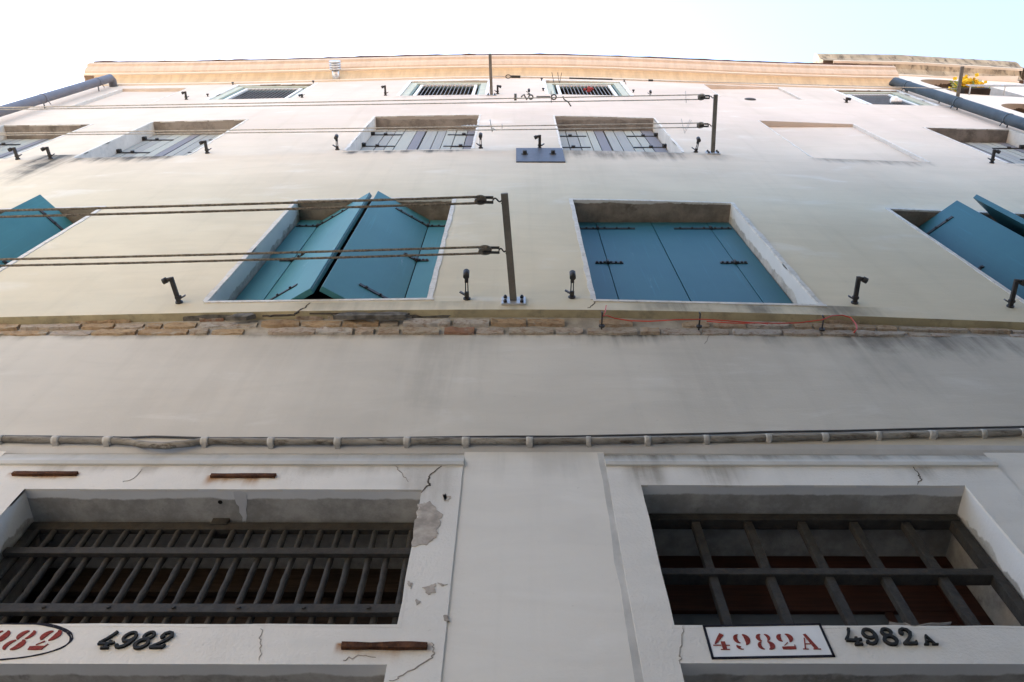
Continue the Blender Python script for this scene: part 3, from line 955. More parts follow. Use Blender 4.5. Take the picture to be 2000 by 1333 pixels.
def stencil(ch):
    """strokes of a stencil letter in a box 0..0.8 by 0..1: list of (points, widths)"""
    R = []
    if ch == '9':
        R.append((arc(.33, .68, .22, .27, 100, 262), swell(14, .03, .20)))
        R.append(([(.44 + .23 * cos(radians(a)), .62 + .34 * sin(radians(a))) for a in range(78, -75, -11)], swell(13, .04, .26)))
        R.append((arc(.30, .17, .15, .14, 150, 290, 10), [.22, .22, .20, .17, .13, .1, .08, .06, .05, .04, .03]))
    elif ch == '8':
        R.append((arc(.36, .74, .20, .22, 100, 250), swell(14, .03, .20)))
        R.append((arc(.46, .74, .20, .22, 80, -60), swell(14, .03, .16)))
        R.append((arc(.33, .26, .22, .24, 110, 262), swell(14, .03, .17)))
        R.append((arc(.47, .26, .24, .24, 75, -82), swell(14, .03, .25)))
    elif ch == '2':
        R.append((arc(.30, .72, .20, .23, 100, 250, 12), swell(12, .03, .22)))
        R.append(([(.42 + .24 * cos(radians(a)), .70 + .27 * sin(radians(a))) for a in range(82, -66, -10)] , swell(14, .03, .24)))
        R.append(([(.44, .44), (.34, .34), (.24, .25)], [.05, .04, .03]))
        R.append(([(.10, .09), (.45, .10), (.72, .11)], [.16, .19, .17]))
        R.append(([(.70, .06), (.73, .30)], [.07, .03]))
    elif ch == '4':
        R.append(([(.56, .99), (.38, .72), (.22, .50), (.12, .36)], [.22, .19, .12, .05]))
        R.append(([(.52, .52), (.52, .04)], [.20, .20]))
        R.append(([(.02, .28), (.40, .28)], [.05, .05]))
        R.append(([(.63, .28), (.80, .28)], [.05, .05]))
        R.append(([(.32, .02), (.74, .02)], [.05, .05]))
    elif ch == 'A':
        R.append(([(.34, .96), (.64, .06)], [.14, .19]))
        R.append(([(.27, .72), (.12, .06)], [.05, .06]))
        R.append(([(.20, .34), (.44, .34)], [.05, .05]))
        R.append(([(.0, .02), (.26, .02)], [.05, .05]))
        R.append(([(.48, .02), (.84, .02)], [.05, .05]))
    return R
def cast(ch):
    R = []
    if ch == '4':
        R.append(([(.42, 1.0), (.36, .80), (.22, .55), (.02, .33)], [.14, .14, .13, .12]))
        R.append(([(.0, .29), (.40, .27), (.84, .34)], [.15, .15, .13]))
        R.append(([(.58, .46), (.56, .22), (.54, .05)], [.13, .14, .15]))
        R.append(([(.36, .03), (.78, .04)], [.11, .11]))
    elif ch == '9':
        R.append((arc(.40, .68, .29, .26, 20, 380, 22), [.14] * 23))
        R.append(([(.70, .68), (.71, .50), (.66, .30), (.52, .13), (.34, .07), (.16, .10)], [.16, .17, .17, .16, .14, .13]))
        R.append((arc(.14, .17, .05, .05, 0, 360, 8), [.1] * 9))
    elif ch == '8':
        R.append((arc(.42, .76, .24, .20, 0, 360, 20), [.14] * 21))
        R.append((arc(.42, .28, .31, .25, 0, 360, 22), [.16] * 23))
    elif ch == '2':
        R.append((arc(.24, .70, .06, .06, 0, 360, 8), [.11] * 9))
        R.append(([(.17, .72), (.22, .88), (.40, .96), (.60, .91), (.70, .74), (.62, .54), (.42, .33), (.12, .10)], [.12, .13, .14, .16, .17, .16, .14, .13]))
        R.append(([(.05, .08), (.40, .08), (.74, .09)], [.14, .15, .16]))
        R.append(([(.72, .06), (.77, .24)], [.12, .08]))
    elif ch == 'A':
        R.append(([(.40, .98), (.68, .06)], [.14, .16]))
        R.append(([(.38, .92), (.14, .06)], [.09, .09]))
        R.append(([(.20, .34), (.58, .34)], [.09, .09]))
        R.append(([(.0, .04), (.30, .04)], [.1, .1]))
        R.append(([(.50, .04), (.90, .04)], [.1, .1]))
    return R
def write(mb, text, fn, x, z, h, pitch, y0, y1, slant=0, widths=1.0, sx=1.0, rise=0):
    """lay the characters on the stone; x, z = foot of the first one; returns nothing"""
    k = 0
    for i, ch in enumerate(text):
        for pts, ws in fn(ch):
            P_ = [(x + i * pitch + (p[0] * sx + p[1] * slant) * h, z + i * rise + p[1] * h) for p in pts]
            W_ = [w * h * widths for w in ws]
            ribbon(mb, P_, W_, y0 - k * .00005, y1)
            k += 1

# the boxed painted number, right
t = thing('painted_number', 'white painted box with black outline and red stencilled number 4982A', 'house number', (.93, YS, 3.9))
bx = [(.712, 3.979), (.733, 3.822), (1.153, 3.836), (1.14, 3.992)]
bx = [(.712, 3.822), (1.152, 3.834), (1.152, 3.990), (.712, 3.978)]
m = MB(); m.slab(bx, YS - .002, YS + .004); m.build('white_ground', M['whitebox'], t)
m = MB()
for a, b in zip(bx, bx[1:] + bx[:1]):
    d = (Vector(b) - Vector(a)).normalized() * .0045
    ribbon(m, [tuple(Vector(a) - d), tuple(Vector(b) + d)], [.009, .009], YS - .0035, YS + .004)
m.build('black_outline', M['blackpaint'], t)
for i, ch in enumerate('4982A'):
    m = MB(); write(m, ch, stencil, .725 + i * .0815, 3.861 + i * .0008, .078, 0, YS - .0038, YS + .002, 0, 1, 1.0); m.build('red_letter' if ch == 'A' else 'red_numeral', M['redpaint'], t)
# the oval painted number, left
t = thing('painted_number', 'red stencilled italic number 4982 inside a hand drawn black oval', 'house number', (-1.9, YS, 3.9))
for i, ch in enumerate('4982'):
    m = MB(); write(m, ch, stencil, -2.085 + i * .096, 3.853, .098, 0, YS - .0035, YS + .002, .42, 1, .85); m.build('red_numeral', M['redpaint'], t)
m = MB(); rr = random.Random(2)
for (cx, cz, rx, rz, ph) in ((-1.905, 3.899, .258, .094, 0), (-1.90, 3.895, .250, .089, .5)):
    n = 64
    P_ = [(cx + rx * cos(2 * pi * i / n + ph) * (1 + .006 * sin(5 * i / n * 6.28)), cz + rz * sin(2 * pi * i / n + ph) * (1 + .03 * sin(2 * pi * i / n * 2 + ph))) for i in range(n + 1)]
    P_ = [(x, max(3.803, min(3.983, z))) for x, z in P_]
    ribbon(m, P_, [.0055 * rr.uniform(.7, 1.3) for _ in P_], YS - .0022 - ph * .0008, YS + .004)
m.build('black_oval', M['blackpaint'], t)
# raised black metal numbers
def metal(chars, label):
    t = thing('metal_number', label, 'house number', (chars[0][1], YS, chars[0][2]), 'raised metal house numbers')
    for ch, x, z, h, sl, w, sx in chars:
        m = MB(); write(m, ch, cast, x, z, h, 0, YS - .010, YS + .002, sl, w * .86, sx); m.build('letter' if ch == 'A' else 'numeral', M['numeral'], t)
metal([(ch, -1.545 + i * .066, 3.857, .084, .30, 1.0, .82) for i, ch in enumerate('4982')], 'raised black metal number 4982 on the white stone, no letter after it')
metal([(ch, 1.222 + i * .0675, 3.884 + i * .0003, .082, 0, 1.05, .86) for i, ch in enumerate('4982')] + [('A', 1.502, 3.886, .048, 0, 1.15, 1.2)],
      'raised black metal number 4982 with a small letter A after it')

# ================================================================== conduit along the first floor
def conduit():
    t = thing('wall_conduit', 'long grimy white conduit strapped along the wall above the stone surrounds', 'conduit', (0, .07, 5.3))
    rr = random.Random(9)
    pix = [(-400, 850), (0, 858), (110, 860), (210, 861), (250, 863), (285, 869), (320, 871), (355, 868), (400, 862), (530, 863), (660, 863), (795, 862), (910, 862), (1035, 862), (1150, 861), (1265, 860), (1380, 858), (1500, 856), (1610, 854), (1715, 851), (1820, 849), (1920, 847), (2000, 845), (2400, 835)]
    P_ = []
    for px, py in pix:
        q = UB(px, py, -.018, L); P_.append(q)
    P_ = [Vector((x, L(x) - .018, P_[0].z)) for x in (X0 + .1, -6, -4.6)] + P_ + [Vector((x, L(x) - .018, P_[-1].z)) for x in (4.6, 6, 7.4)]
    Q = []
    for i in range(len(P_) - 1):
        for k in range(6):
            a = k / 6; a = a * a * (3 - 2 * a) if abs(P_[i].z - P_[i + 1].z) > .004 else a
            Q.append(P_[i].lerp(P_[i + 1], k / 6).xyz + Vector((0, 0, (P_[i + 1].z - P_[i].z) * (a - k / 6))))
    m = MB(); m.tube(Q, [.0185 * rr.uniform(.95, 1.06) for _ in Q], 10); m.build('pipe', M['conduit'], t)
    for px, py in pix[1:-1]:
        if px in (250, 285, 320, 355): continue
        p = UB(px, py, -.018, L)
        c = MB()
        hw = rr.uniform(.014, .022); k_ = rr.gauss(0, .003)
        c.tube([(p.x - hw, p.y, p.z), (p.x - hw * .4, p.y + .0003, p.z), (p.x + hw * .3 + k_, p.y + .0005, p.z), (p.x + hw + k_, p.y + .0006, p.z)], [.0222, .0235, .0222, .0228], 12)
        c.box(p.x - hw * .7, p.x + hw * .7, p.y + .002, L(p.x) + .01, p.z - .0245, p.z + .0245)
        c.build('strap', M['clip'], t)
conduit()
def thin_cable():
    pix = [(-300, 846), (0, 852), (250, 855), (300, 853), (400, 856), (520, 856), (650, 857), (760, 856), (900, 854), (1000, 853), (1100, 853), (1250, 850), (1400, 847), (1500, 844), (1640, 842), (1800, 838), (1900, 836), (2000, 834), (2300, 824)]
    P_ = [UB(px, py, -.008, L) for px, py in pix]
    P_ = [Vector((x, L(x) - .008, P_[0].z)) for x in (X0 + .1, -6, -4.6)] + P_ + [Vector((x, L(x) - .008, P_[-1].z)) for x in (4.6, 6, 7.4)]
    m = MB(); m.tube(P_, .0065, 6)
    o = m.build('thin_cable', M['cable'], None, loc=(0, .1, 5.35)); tag(o, 'thin dark cable running on top of the grimy conduit', 'cable')
thin_cable()

# ================================================================== red wire on its nails
def wire():
    off = .012
    F_ = lambda x: B(x) - .028
    def q(px, py, d=0): 
        p = UB(px, py, off - d, F_); return p
    pix = [(1184, 597), (1182, 610), (1178, 618), (1186, 617), (1200, 622), (1230, 627), (1270, 628), (1320, 625), (1370, 624), (1420, 627), (1470, 631), (1520, 632), (1560, 631), (1590, 627), (1606, 625), (1625, 617), (1645, 616), (1662, 621), (1672, 634), (1674, 642), (1668, 650)]
    P_ = [q(a, b, .02 * sin(i)) for i, (a, b) in enumerate(pix)]
    m = MB(); m.tube(P_, .0042, 6)
    P2 = [q(a, b + 2, .01) for a, b in ((1380, 626), (1420, 629), (1450, 630), (1480, 629), (1500, 631))]
    m.tube(P2, .0038, 6)
    tag(m.build('red_wire', M['wire'], None, loc=(1.6, 0, 6.75)), 'loose red wire looped over nails in the brick course', 'wire')
    labs = ['black nail in the brick course at the left end of the red wire', 'black nail in the brick course under the middle of the red wire', 'black nail in the brick course beside the red loop']
    for (px, py), lb in zip(((1176, 622), (1367, 623), (1608, 629)), labs):
        p = UB(px, py, .02, F_)
        m = MB(); m.cyl((p.x, p.y + .1, p.z), (p.x, p.y - .03, p.z + .004), .006, 6); m.cyl((p.x, p.y + .062, p.z), (p.x, p.y + .05, p.z), .02, 8)
        m.tube([(p.x, p.y - .03, p.z + .004), (p.x, p.y - .034, p.z + .03)], .006, 6)
        tag(m.build('wall_nail', M['iron2'], None, loc=tuple(p)), lb, 'nail', 'nails holding the red wire')
wire()

# ================================================================== clothes line posts, pulleys and lines
def post(base, tip, w, label, plate=True, zlift=0):
    b = UB(*base); q = at_z(*tip, b.z)
    t = thing('clothesline_post', label, 'post', tuple(b), 'steel clothesline posts standing out from the wall')
    m = MB(); d = (q - b).normalized()
    m.bar(b + d * .012, q, w, w * .55, (1, 0, 0) if False else (0, 0, 1)); m.build('arm', M['post'], t, .004)
    if plate:
        m = MB(); m.box(b.x - .085, b.x + .085, b.y - .014, b.y + .02, b.z - .065, b.z + .065); m.build('base_plate', M['galv'], t, .003)
        for dx in (-.058, .058):
            for dz in (-.04, .04):
                m = MB(); m.cyl((b.x + dx, b.y - .014, b.z + dz), (b.x + dx, b.y - .028, b.z + dz), .013, 6)
                m.cyl((b.x + dx, b.y - .028, b.z + dz), (b.x + dx, b.y - .036, b.z + dz), .008, 8)
                m.build('bolt', M['iron2'], t)
    return b, q
pA, qA = post((1003, 590), (985, 378), .048, 'big steel clothesline post on a bolted plate between the two middle teal windows')
pB, qB = post((1392, 300), (1398, 185), .05, 'steel clothesline post beside the right grey plank shutters, carrying two pulleys')
pC, qC = post((960, 187), (957, 105), .05, 'steel clothesline post beside a small top floor window, its tip against the sky')
pD, qD = post((1867, 210), (1880, 130), .055, 'steel clothesline post in front of the slate downpipe')

UX = Vector((0, -.766, -.643)); AX = Vector((0, .643, -.766))       # the wheels hang askew
def pulley(px, py, z, y, r, label, hookx):
    """hangs from a post by an S hook, the wheel's axle roughly upright"""
    c = at_z(px, py, z); c = Vector((c.x, y, z))
    t = thing('line_pulley', label, 'pulley', tuple(c), 'pulleys on the clothesline posts')
    m = MB(); m.tube([c - AX * .013, c - AX * .006, c, c + AX * .006, c + AX * .013], [r, r * .93, r * .82, r * .93, r], 18)
    m.build('wheel', M['post'], t)
    for s in (-1, 1):
        m = MB(); m.bar(c + AX * (s * .019) + Vector((-.016, 0, 0)), c + AX * (s * .019) + Vector((r * 2.1, 0, 0)), .026, .006, AX); m.build('cheek', M['iron2'], t)
    m = MB(); e_ = c + Vector((r * 2.1, 0, 0)); m.bar(e_ - AX * .022, e_ + AX * .022, .026, .007, (1, 0, 0)); m.cyl(c - AX * .026, c + AX * .026, .010, 8)
    m.build('pin', M['iron2'], t)
    a = c + Vector((r * 2.1, 0, 0)); b = Vector((hookx, c.y, z))
    m = MB(); P_ = []
    for i in range(11):
        k = i / 10; P_.append(a.lerp(b, k) + Vector((0, -.012 * sin(2 * pi * k), 0)))
    P_ += [b + Vector((.018, .004, 0)), b + Vector((.016, .02, 0)), b + Vector((-.004, .026, 0))]
    m.tube(P_, .0055, 6); m.build('hook', M['iron2'], t)
    return c
def along(p, q, y):                    # point on a post at depth y
    k = (y - p.y) / (q.y - p.y); return p.lerp(q, k)
zA = pA.z
c1 = pulley(938, 391, zA, at_z(938, 391, zA).y, .040, 'larger upper pulley on the big middle post', along(pA, qA, at_z(938, 391, zA).y).x - .02)
c2 = pulley(947, 489, zA, at_z(947, 489, zA).y, .046, 'lower pulley on the big middle post, nearer the wall', along(pA, qA, at_z(947, 489, zA).y).x - .02)
zB = pB.z
c3 = pulley(1370, 190, zB, at_z(1370, 190, zB).y, .046, 'upper pulley on the post beside the right plank shutters', along(pB, qB, at_z(1370, 190, zB).y).x - .02)
c4 = pulley(1368, 245, zB, at_z(1368, 245, zB).y, .046, 'lower pulley on the post beside the right plank shutters', along(pB, qB, at_z(1368, 245, zB).y).x - .02)

def loop_line(c, r, far, label, rad, mat, twist=True, gap=None):
    """a doubled line round a pulley wheel running off to the left"""
    m = MB()
    g2 = gap or r
    for s, yy in ((-1, -1), (1, 1)):
        a = c + UX * (s * r * .9); b = Vector(far) + UX * (s * g2)
        P_ = []
        n = 60
        for i in range(n + 1):
            k = i / n
            p = a.lerp(b, k); p.z -= .03 * sin(pi * min(1, k * .9)); P_.append(p)
        m.tube(P_, [rad * (1 + (.18 * (i % 2) if twist else 0)) for i in range(n + 1)], 6)
    m.tube([c + Vector((r * .9 * cos(a_), 0, 0)) + UX * (r * .9 * sin(a_)) for a_ in [-pi / 2 + pi * i / 10 for i in range(11)]], rad, 6)
    o = m.build('clothes_line', mat, None, loc=tuple(c))
    tag(o, label, 'clothes line', 'doubled clothes lines along the facade'); return o
def far_of(px, py, z, xf):            # continue through the photographed point to x = xf
    return at_z(px, py, z)
def extend(c, f, k=1.35): 
    v = Vector(f) - c; return tuple(c + v * k)
loop_line(c1, .040, extend(c1, at_z(0, 416, zA)), 'dark doubled rope across the teal windows, upper of the two from the big middle post', .0075, M['rope'], gap=.036)
loop_line(c2, .046, extend(c2, at_z(0, 511, zA)), 'grey doubled rope across the teal windows, lower of the two from the big middle post', .0075, M['rope'], gap=.042)
loop_line(c3, .046, extend(c3, at_z(0, 212, zB), 1.2), 'thin pale doubled line passing just under the small top windows', .006, M['ropepale'], gap=.012)
loop_line(c4, .046, extend(c4, at_z(0, 262, zB), 1.2), 'thin pale doubled line passing across the grey plank shutters', .006, M['ropepale'], gap=.014)

def tensioner(px, py, z, label, big=True):
    """hook and screw links joining the line"""
    c = at_z(px, py, z)
    m = MB(); s = .85
    m.cyl(c + Vector((.02 * s, 0, -.0)), c + Vector((.22 * s, 0, -.0)), .016 * s, 8)
    m.tube([c + Vector((-.06 * s + .03 * s * cos(a), .03 * s * sin(a), 0)) for a in [2 * pi * i / 12 for i in range(13)]], .009, 6, False)
    m.tube([c + Vector((.27 * s + .035 * s * cos(a), .035 * s * sin(a), 0)) for a in [2 * pi * i / 12 for i in range(13)]], .009, 6, False)
    m.tube([c + Vector((-.20 * s, 0, 0)), c + Vector((-.16 * s, -.03, 0)), c + Vector((-.12 * s, .03, 0)), c + Vector((-.09 * s, 0, 0))], .010, 6)
    m.cyl(c + Vector((.23 * s, -.07, 0)), c + Vector((.235 * s, .07, .005)), .004, 6)
    m.cyl(c + Vector((-.24, -.04, 0)), c + Vector((-.24, .04, 0)), .016, 6)
    m.tube([c + Vector((.4 * s, -.01, 0)), c + Vector((.42 * s, .03, 0)), c + Vector((.48 * s, .06, 0)), c + Vector((.52 * s, .11, 0))], .008, 6)
    tag(m.build('line_tensioner', M['post'], None, loc=tuple(c)), label, 'tensioner', 'hooks and screws joining the clothes lines')
tensioner(1045, 190, zB, 'dark hooked tensioner with dangling tail on the line under the small top windows')
def knot(px, py, z, label):
    c = at_z(px, py, z)
    m = MB(); rr = random.Random(6)
    P_ = [c + Vector((-.02 + .014 * i, .012 * sin(i * 2.1), .012 * cos(i * 1.7))) for i in range(16)]
    m.tube(P_, .009, 6)
    m.cyl(c + Vector((.33, -.08, 0)), c + Vector((.36, .07, .01)), .007, 6)
    m.cyl(c + Vector((.36, .02, 0)), c + Vector((.40, .05, .0)), .006, 6)
    m.cyl(c + Vector((-.0, 0, 0)), c + Vector((.34, 0, 0)), .010, 6)
    m.cyl(c + Vector((.48, -.03, 0)), c + Vector((.48, .03, 0)), .005, 6)
    tag(m.build('line_knot', M['galv'], None, loc=tuple(c)), label, 'knot', 'hooks and screws joining the clothes lines')
knot(905, 247, zB, 'pale wound knot with a wire peg on the line before the left middle plank shutters')
def wire_peg(px, py, z, kind, label):
    c = at_z(px, py, z); m = MB()
    if kind == 'I': m.cyl(c + Vector((0, -.07, 0)), c + Vector((.02, .07, .0)), .0035, 5)
    else:
        m.tube([c + Vector((-.06, -.08, 0)), c + Vector((-.01, .08, 0)), c + Vector((.05, -.07, 0))], .0035, 5)
        m.tube([c + Vector((-.05, -.05, .01)), c + Vector((.0, .10, .01)), c + Vector((.07, -.06, .01))], .0035, 5)
    tag(m.build('wire_peg', M['galv'], None, loc=tuple(c)), label, 'peg', 'wire pegs on the clothes lines')
wire_peg(1338, 190, zB, 'I', 'single bent wire peg on the upper line near its pulley')
wire_peg(1339, 245, zB, 'V', 'v shaped wire pegs on the lower line near its pulley')

# upper line between post C and post D
yC = at_z(962, 149, pC.z).y
hC = along(pC, qC, yC); 
yD = at_z(1874, 174, pD.z).y; hD = along(pD, qD, yD)
m = MB(); P_ = []
for i in range(31):
    k = i / 30; p = hC.lerp(hD, k); P_.append(p)
m.tube(P_, .0065, 6)
tag(m.build('clothes_line', M['ropepale'], None, loc=tuple(hC)), 'single thin line stretched under the cornice between two posts', 'clothes line')
d = (hD - hC).normalized()
e0 = hC + d * .35
t = thing('line_tensioner', 'ring, screw and wire ends on the single line under the cornice', 'tensioner', tuple(e0), 'hooks and screws joining the clothes lines')
m = MB(); m.cyl(e0, e0 + d * .16, .022, 8)
m.tube([e0 - d * .05 + Vector((.045 * cos(a), .028 * sin(a), 0)) for a in [2 * pi * i / 12 for i in range(13)]], .008, 6, False)
m.build('ring_hook', M['iron'], t)
for k, q in ((1.05, .09), (1.15, .07), (1.22, -.08)):
    m = MB(); m.cyl(hC + d * k + Vector((0, -.09, 0)), hC + d * k + Vector((q * .4, .08, 0)), .005, 5); m.build('wire_end', M['iron'], t)
m = MB(); m.cyl(hC + d * 1.35, hC + d * 2.1, .013, 6); m.build('screw_link', M['iron'], t)
m = MB(); m.cyl(hC + d * 2.3, hC + d * 2.34 + Vector((0, .08, 0)), .005, 5); m.build('wire_end', M['iron'], t)
m = MB(); m.cyl(hC + d * 2.72, hC + d * 2.8, .018, 6); m.build('line_clamp', M['iron'], t)

# ================================================================== shutter stays
def stay(px, py, side, ln, label, sc=1.0, tilt=0.0, parts=True):
    b = UB(px, py)
    t = thing('shutter_stay', label, 'shutter stay', tuple(b), 'iron shutter stays on the wall')
    o = Vector((b.x, b.y, b.z))
    tip = o + Vector((tilt, -ln, .01))
    m = MB(); m.cyl(o + Vector((0, .02, 0)), o + Vector((0, -.012 * sc, 0)), .026 * sc, 10); m.build('rosette', M['iron2'], t)
    m = MB()
    if side == 0:
        for s in (-1, 1):
            m.bar(o + Vector((s * .010 * sc, -.01, 0)), tip + Vector((s * .007 * sc, .05 * sc, 0)), .007 * sc, .02 * sc)
        m.bar(o + Vector((0, -.01, 0)), o.lerp(tip, .28), .03 * sc, .026 * sc)
        m.bar(o.lerp(tip, .62), tip, .026 * sc, .024 * sc)
    else:
        m.bar(o + Vector((0, -.005, 0)), tip, .030 * sc, .022 * sc)
        m.bar(o + Vector((0, -.035, 0)), o + Vector((0, -.055, 0)), .04 * sc, .03 * sc)
    m.build('arm', M['iron2'], t, .003)
    m = MB()
    if side == 0:
        m.cyl(tip + Vector((0, .0, .02 * sc)), tip + Vector((0, .02, -.04 * sc)), .022 * sc, 10)
    else:
        m.cyl(tip + Vector((-side * .012 * sc, .012 * sc, 0)), tip + Vector((side * .03 * sc, .018 * sc, -.004)), .015 * sc, 8)
        m.cyl(tip + Vector((side * .03 * sc, .018 * sc, -.004)), tip + Vector((side * .058 * sc, .03 * sc, -.01)), .021 * sc, 10)
    m.build('head', M['iron2'], t)
    m = MB()
    w = -side if side else -1
    m.bar(o + Vector((w * .012 * sc, -.034, 0)), o + Vector((w * .05 * sc, -.055 * sc, .008)), .010 * sc, .028 * sc); m.build('wing', M['plate'], t, .002)
stay(350, 592, -1, .19, 'black iron shutter stay left of the left middle teal window', tilt=-.03)
stay(912, 585, 0, .20, 'black iron shutter stay just left of the big clothesline post')
stay(1117, 582, 0, .18, 'black iron shutter stay between the big post and the closed blue shutters')
stay(1669, 593, 1, .20, 'black iron shutter stay right of the closed blue shutters')
stay(1973, 600, 1, .21, 'black iron shutter stay at the right edge below the half open blue shutters')
stay(35, 312, -1, .15, 'black iron shutter stay below the far left plank shutters, nearest the left edge', 1.15, -.02)
stay(99, 311, -1, .15, 'black iron shutter stay between the two left plank windows', 1.15, -.02)
stay(405, 300, -1, .16, 'black iron shutter stay at the right of the second plank window from the left', 1.15, -.01)
stay(659, 293, 0, .17, 'black slotted shutter stay left of the left middle plank shutters', 1.1)
stay(939, 290, 0, .17, 'black slotted shutter stay right of the left middle plank shutters', 1.1)
stay(1054, 291, -1, .17, 'black iron shutter stay standing above the dark steel plate', 1.15)
stay(1359, 298, 0, .17, 'black slotted shutter stay left of the two pulley post', 1.1, .02)
stay(1937, 319, 1, .17, 'black iron shutter stay below the far right plank shutters', 1.15)
stay(364, 195, -1, .14, 'small dark shutter stay left of the leftmost small top window', 1.1)
stay(753, 187, -1, .17, 'small dark shutter stay left of the second small top window', 1.1)
stay(972, 184, 1, .15, 'small dark shutter stay just right of the top floor post', 1.1)
stay(1033, 185, 0, .08, 'short dark peg stay on the wall left of the third small top window', 1.0)
stay(1270, 188, 0, .08, 'short dark peg stay on the wall right of the third small top window', 1.0)
stay(1653, 201, 1, .09, 'small dark shutter stay below the rightmost small top window', 1.2)
stay(590, 191, -1, .06, 'short dark peg stay right of the leftmost small top window', 1.0)
# little iron knobs round the top windows
def knob(px, py, label):
    b = UB(px, py)
    m = MB(); m.cyl((b.x, b.y + .01, b.z), (b.x, b.y - .03, b.z), .012, 6); m.cyl((b.x, b.y - .03, b.z), (b.x, b.y - .05, b.z), .024, 8)
    tag(m.build('iron_knob', M['iron2'], None, loc=tuple(b)), label, 'peg', 'small iron knobs beside the top windows')
for (px, py), lb in {(455, 166): 'round iron knob at upper left corner of the leftmost small top window', (406, 189): 'round iron knob at lower left corner of the leftmost small top window',
        (612, 163): 'round iron knob at upper right corner of the leftmost small top window', (1058, 158): 'round iron knob at upper left corner of top window right of the post',
        (1061, 178): 'round iron knob at lower left corner of top window right of the post', (1219, 160): 'round iron knob at upper right corner of top window right of the post',
        (1237, 181): 'round iron knob at lower right corner of top window right of the post', (1616, 171): 'round iron knob at upper left corner of the rightmost small top window',
        (1769, 180): 'round iron knob at upper right corner of the rightmost small top window', (1834, 202): 'round iron knob at lower right corner of the rightmost small top window'}.items():
    knob(px, py, lb)

# ================================================================== steel plate
a = UB(1008, 318); b = UB(1098, 292)
t = thing('steel_plate', 'dark rectangular steel plate bolted to the wall between the plank shutters', 'plate', (a.x, 0, a.z))
m = MB(); m.box(a.x, b.x, -.014, .03, a.z, b.z); m.build('sheet', M['plate'], t, .003)
for px in (1025, 1080):
    p = UB(px, 302, -.01)
    m = MB(); m.cyl((p.x, -.014, p.z), (p.x, -.022, p.z), .042, 10); m.cyl((p.x, -.022, p.z), (p.x, -.06, p.z), .026, 6); m.build('bolt', M['iron2'], t)

# ================================================================== flue and vent discs
c = Vector((-3.6, 0, 18.80))
t = thing('flue_outlet', 'small bright steel flue with louvred cap sticking out of the cornice', 'flue', tuple(c))
m = MB(); m.cyl((c.x, .12, c.z), (c.x, -.16, c.z), .075, 14); m.build('flue_pipe', M['vent'], t)
m = MB()
for k in range(4): m.cyl((c.x, -.15 - k * .045, c.z), (c.x, -.178 - k * .045, c.z), .115, 16)
m.cyl((c.x, -.15, c.z), (c.x, -.31, c.z), .09, 12)
m.build('cap', M['vent'], t)
for (px, py), mt, lb in (((566, 154), 'corn_top', 'pale round vent cover on the wall just under the cornice'), ((1465, 195), 'iron', 'dark round vent cover on the wall below the blind top window')):
    c = UB(px, py)
    m = MB(); m.tube([(c.x, c.y + .01, c.z), (c.x, c.y - .012, c.z), (c.x, c.y - .02, c.z)], [.10, .10, .075], 18)
    tag(m.build('vent_cover', M[mt], None, loc=tuple(c)), lb, 'vent cover', 'round vent covers')

# ================================================================== downpipes
def downpipe(x, y, r, mat, ztop, label, brz, sgn, hang=.0):
    t = thing('downpipe', label, 'downpipe', (x, y, 0), 'downpipes at the house corners')
    m = MB()
    P_ = [(x, B(x) + .04, ztop + .03), (x, y + .05, ztop + .02), (x, y, ztop - .05)] + [(x, y, ztop - .3 - i * 1.5) for i in range(12)] + [(x, y, .3)]
    m.tube(P_, r, 16); m.build('pipe', mat, t)
    for z in brz:
        m = MB(); m.tube([(x, y, z - .025), (x, y, z + .025)], r + .005, 16)
        m.cyl((x, y, z), (x, B(x) + .02, z), .012, 6); m.cyl((x - sgn * .04, y - r * .5, z), (x - sgn * .12, y + .10, z), .008, 6)
        m.build('bracket', mat, t)
    return t
pl = at_y(110, 178, -.06)
downpipe(-7.97, -.03, .078, M['pipeL'], 18.5, 'light grey downpipe running up the left edge of the house', (17.9, 15.9, 13.9, 11.9, 9.5, 6), -1)
downpipe(7.585, .09, .085, M['pipeR'], 18.85, 'slate blue downpipe between the house and the arched building', (18.2, 16.2, 14.6, 12, 9, 6), 1)

# ================================================================== arched building on the right
nb = thing('arched_building', 'pale pink building with weathered cornice and arched loggia openings', 'building', (10, .3, 0))
NX0, NX1 = X1 + .03, 11.41
zn = 21.2
def NYf(x): return .27 + .056 * max(0, x - 8.5)
NY = .29
def nbp(px, py, y=NY): return at_y(px, py, y)
ar_base, ar_top = 18.55, 20.88
AR = [(8.8, 10.2, ar_base, ar_top), (8.8, 10.2, 15.1, 17.55)]
def arch_z(a, x):
    cx = (a[0] + a[1]) / 2; r = (a[1] - a[0]) / 2
    return a[3] - r + r * sqrt(max(0, 1 - ((x - cx) / r) ** 2))
def arched_wall(mb, x0, x1, z0, z1, A, f):
    """wall with round headed openings A = (x0, x1, z sill, z crown)"""
    cuts = sorted({x0, x1} | {v for a in A for v in a[:2]})
    for u, v in zip(cuts, cuts[1:]):
        mid = (u + v) / 2
        st = sorted([a for a in A if a[0] < mid < a[1]], key=lambda a: a[2])
        n = 24
        low = [z0] * (n + 1)
        xx = [u + (v - u) * i / n for i in range(n + 1)]
        if st: xx = [mid - (v - u) / 2 * cos(pi * i / n) for i in range(n + 1)]
        for a in st:
            for i in range(n): mb.face([(xx[i], f(xx[i]), low[i]), (xx[i + 1], f(xx[i + 1]), low[i + 1]), (xx[i + 1], f(xx[i + 1]), a[2]), (xx[i], f(xx[i]), a[2])])
            low = [arch_z(a, q) for q in xx]
        for i in range(n): mb.face([(xx[i], f(xx[i]), low[i]), (xx[i + 1], f(xx[i + 1]), low[i + 1]), (xx[i + 1], f(xx[i + 1]), z1), (xx[i], f(xx[i]), z1)])
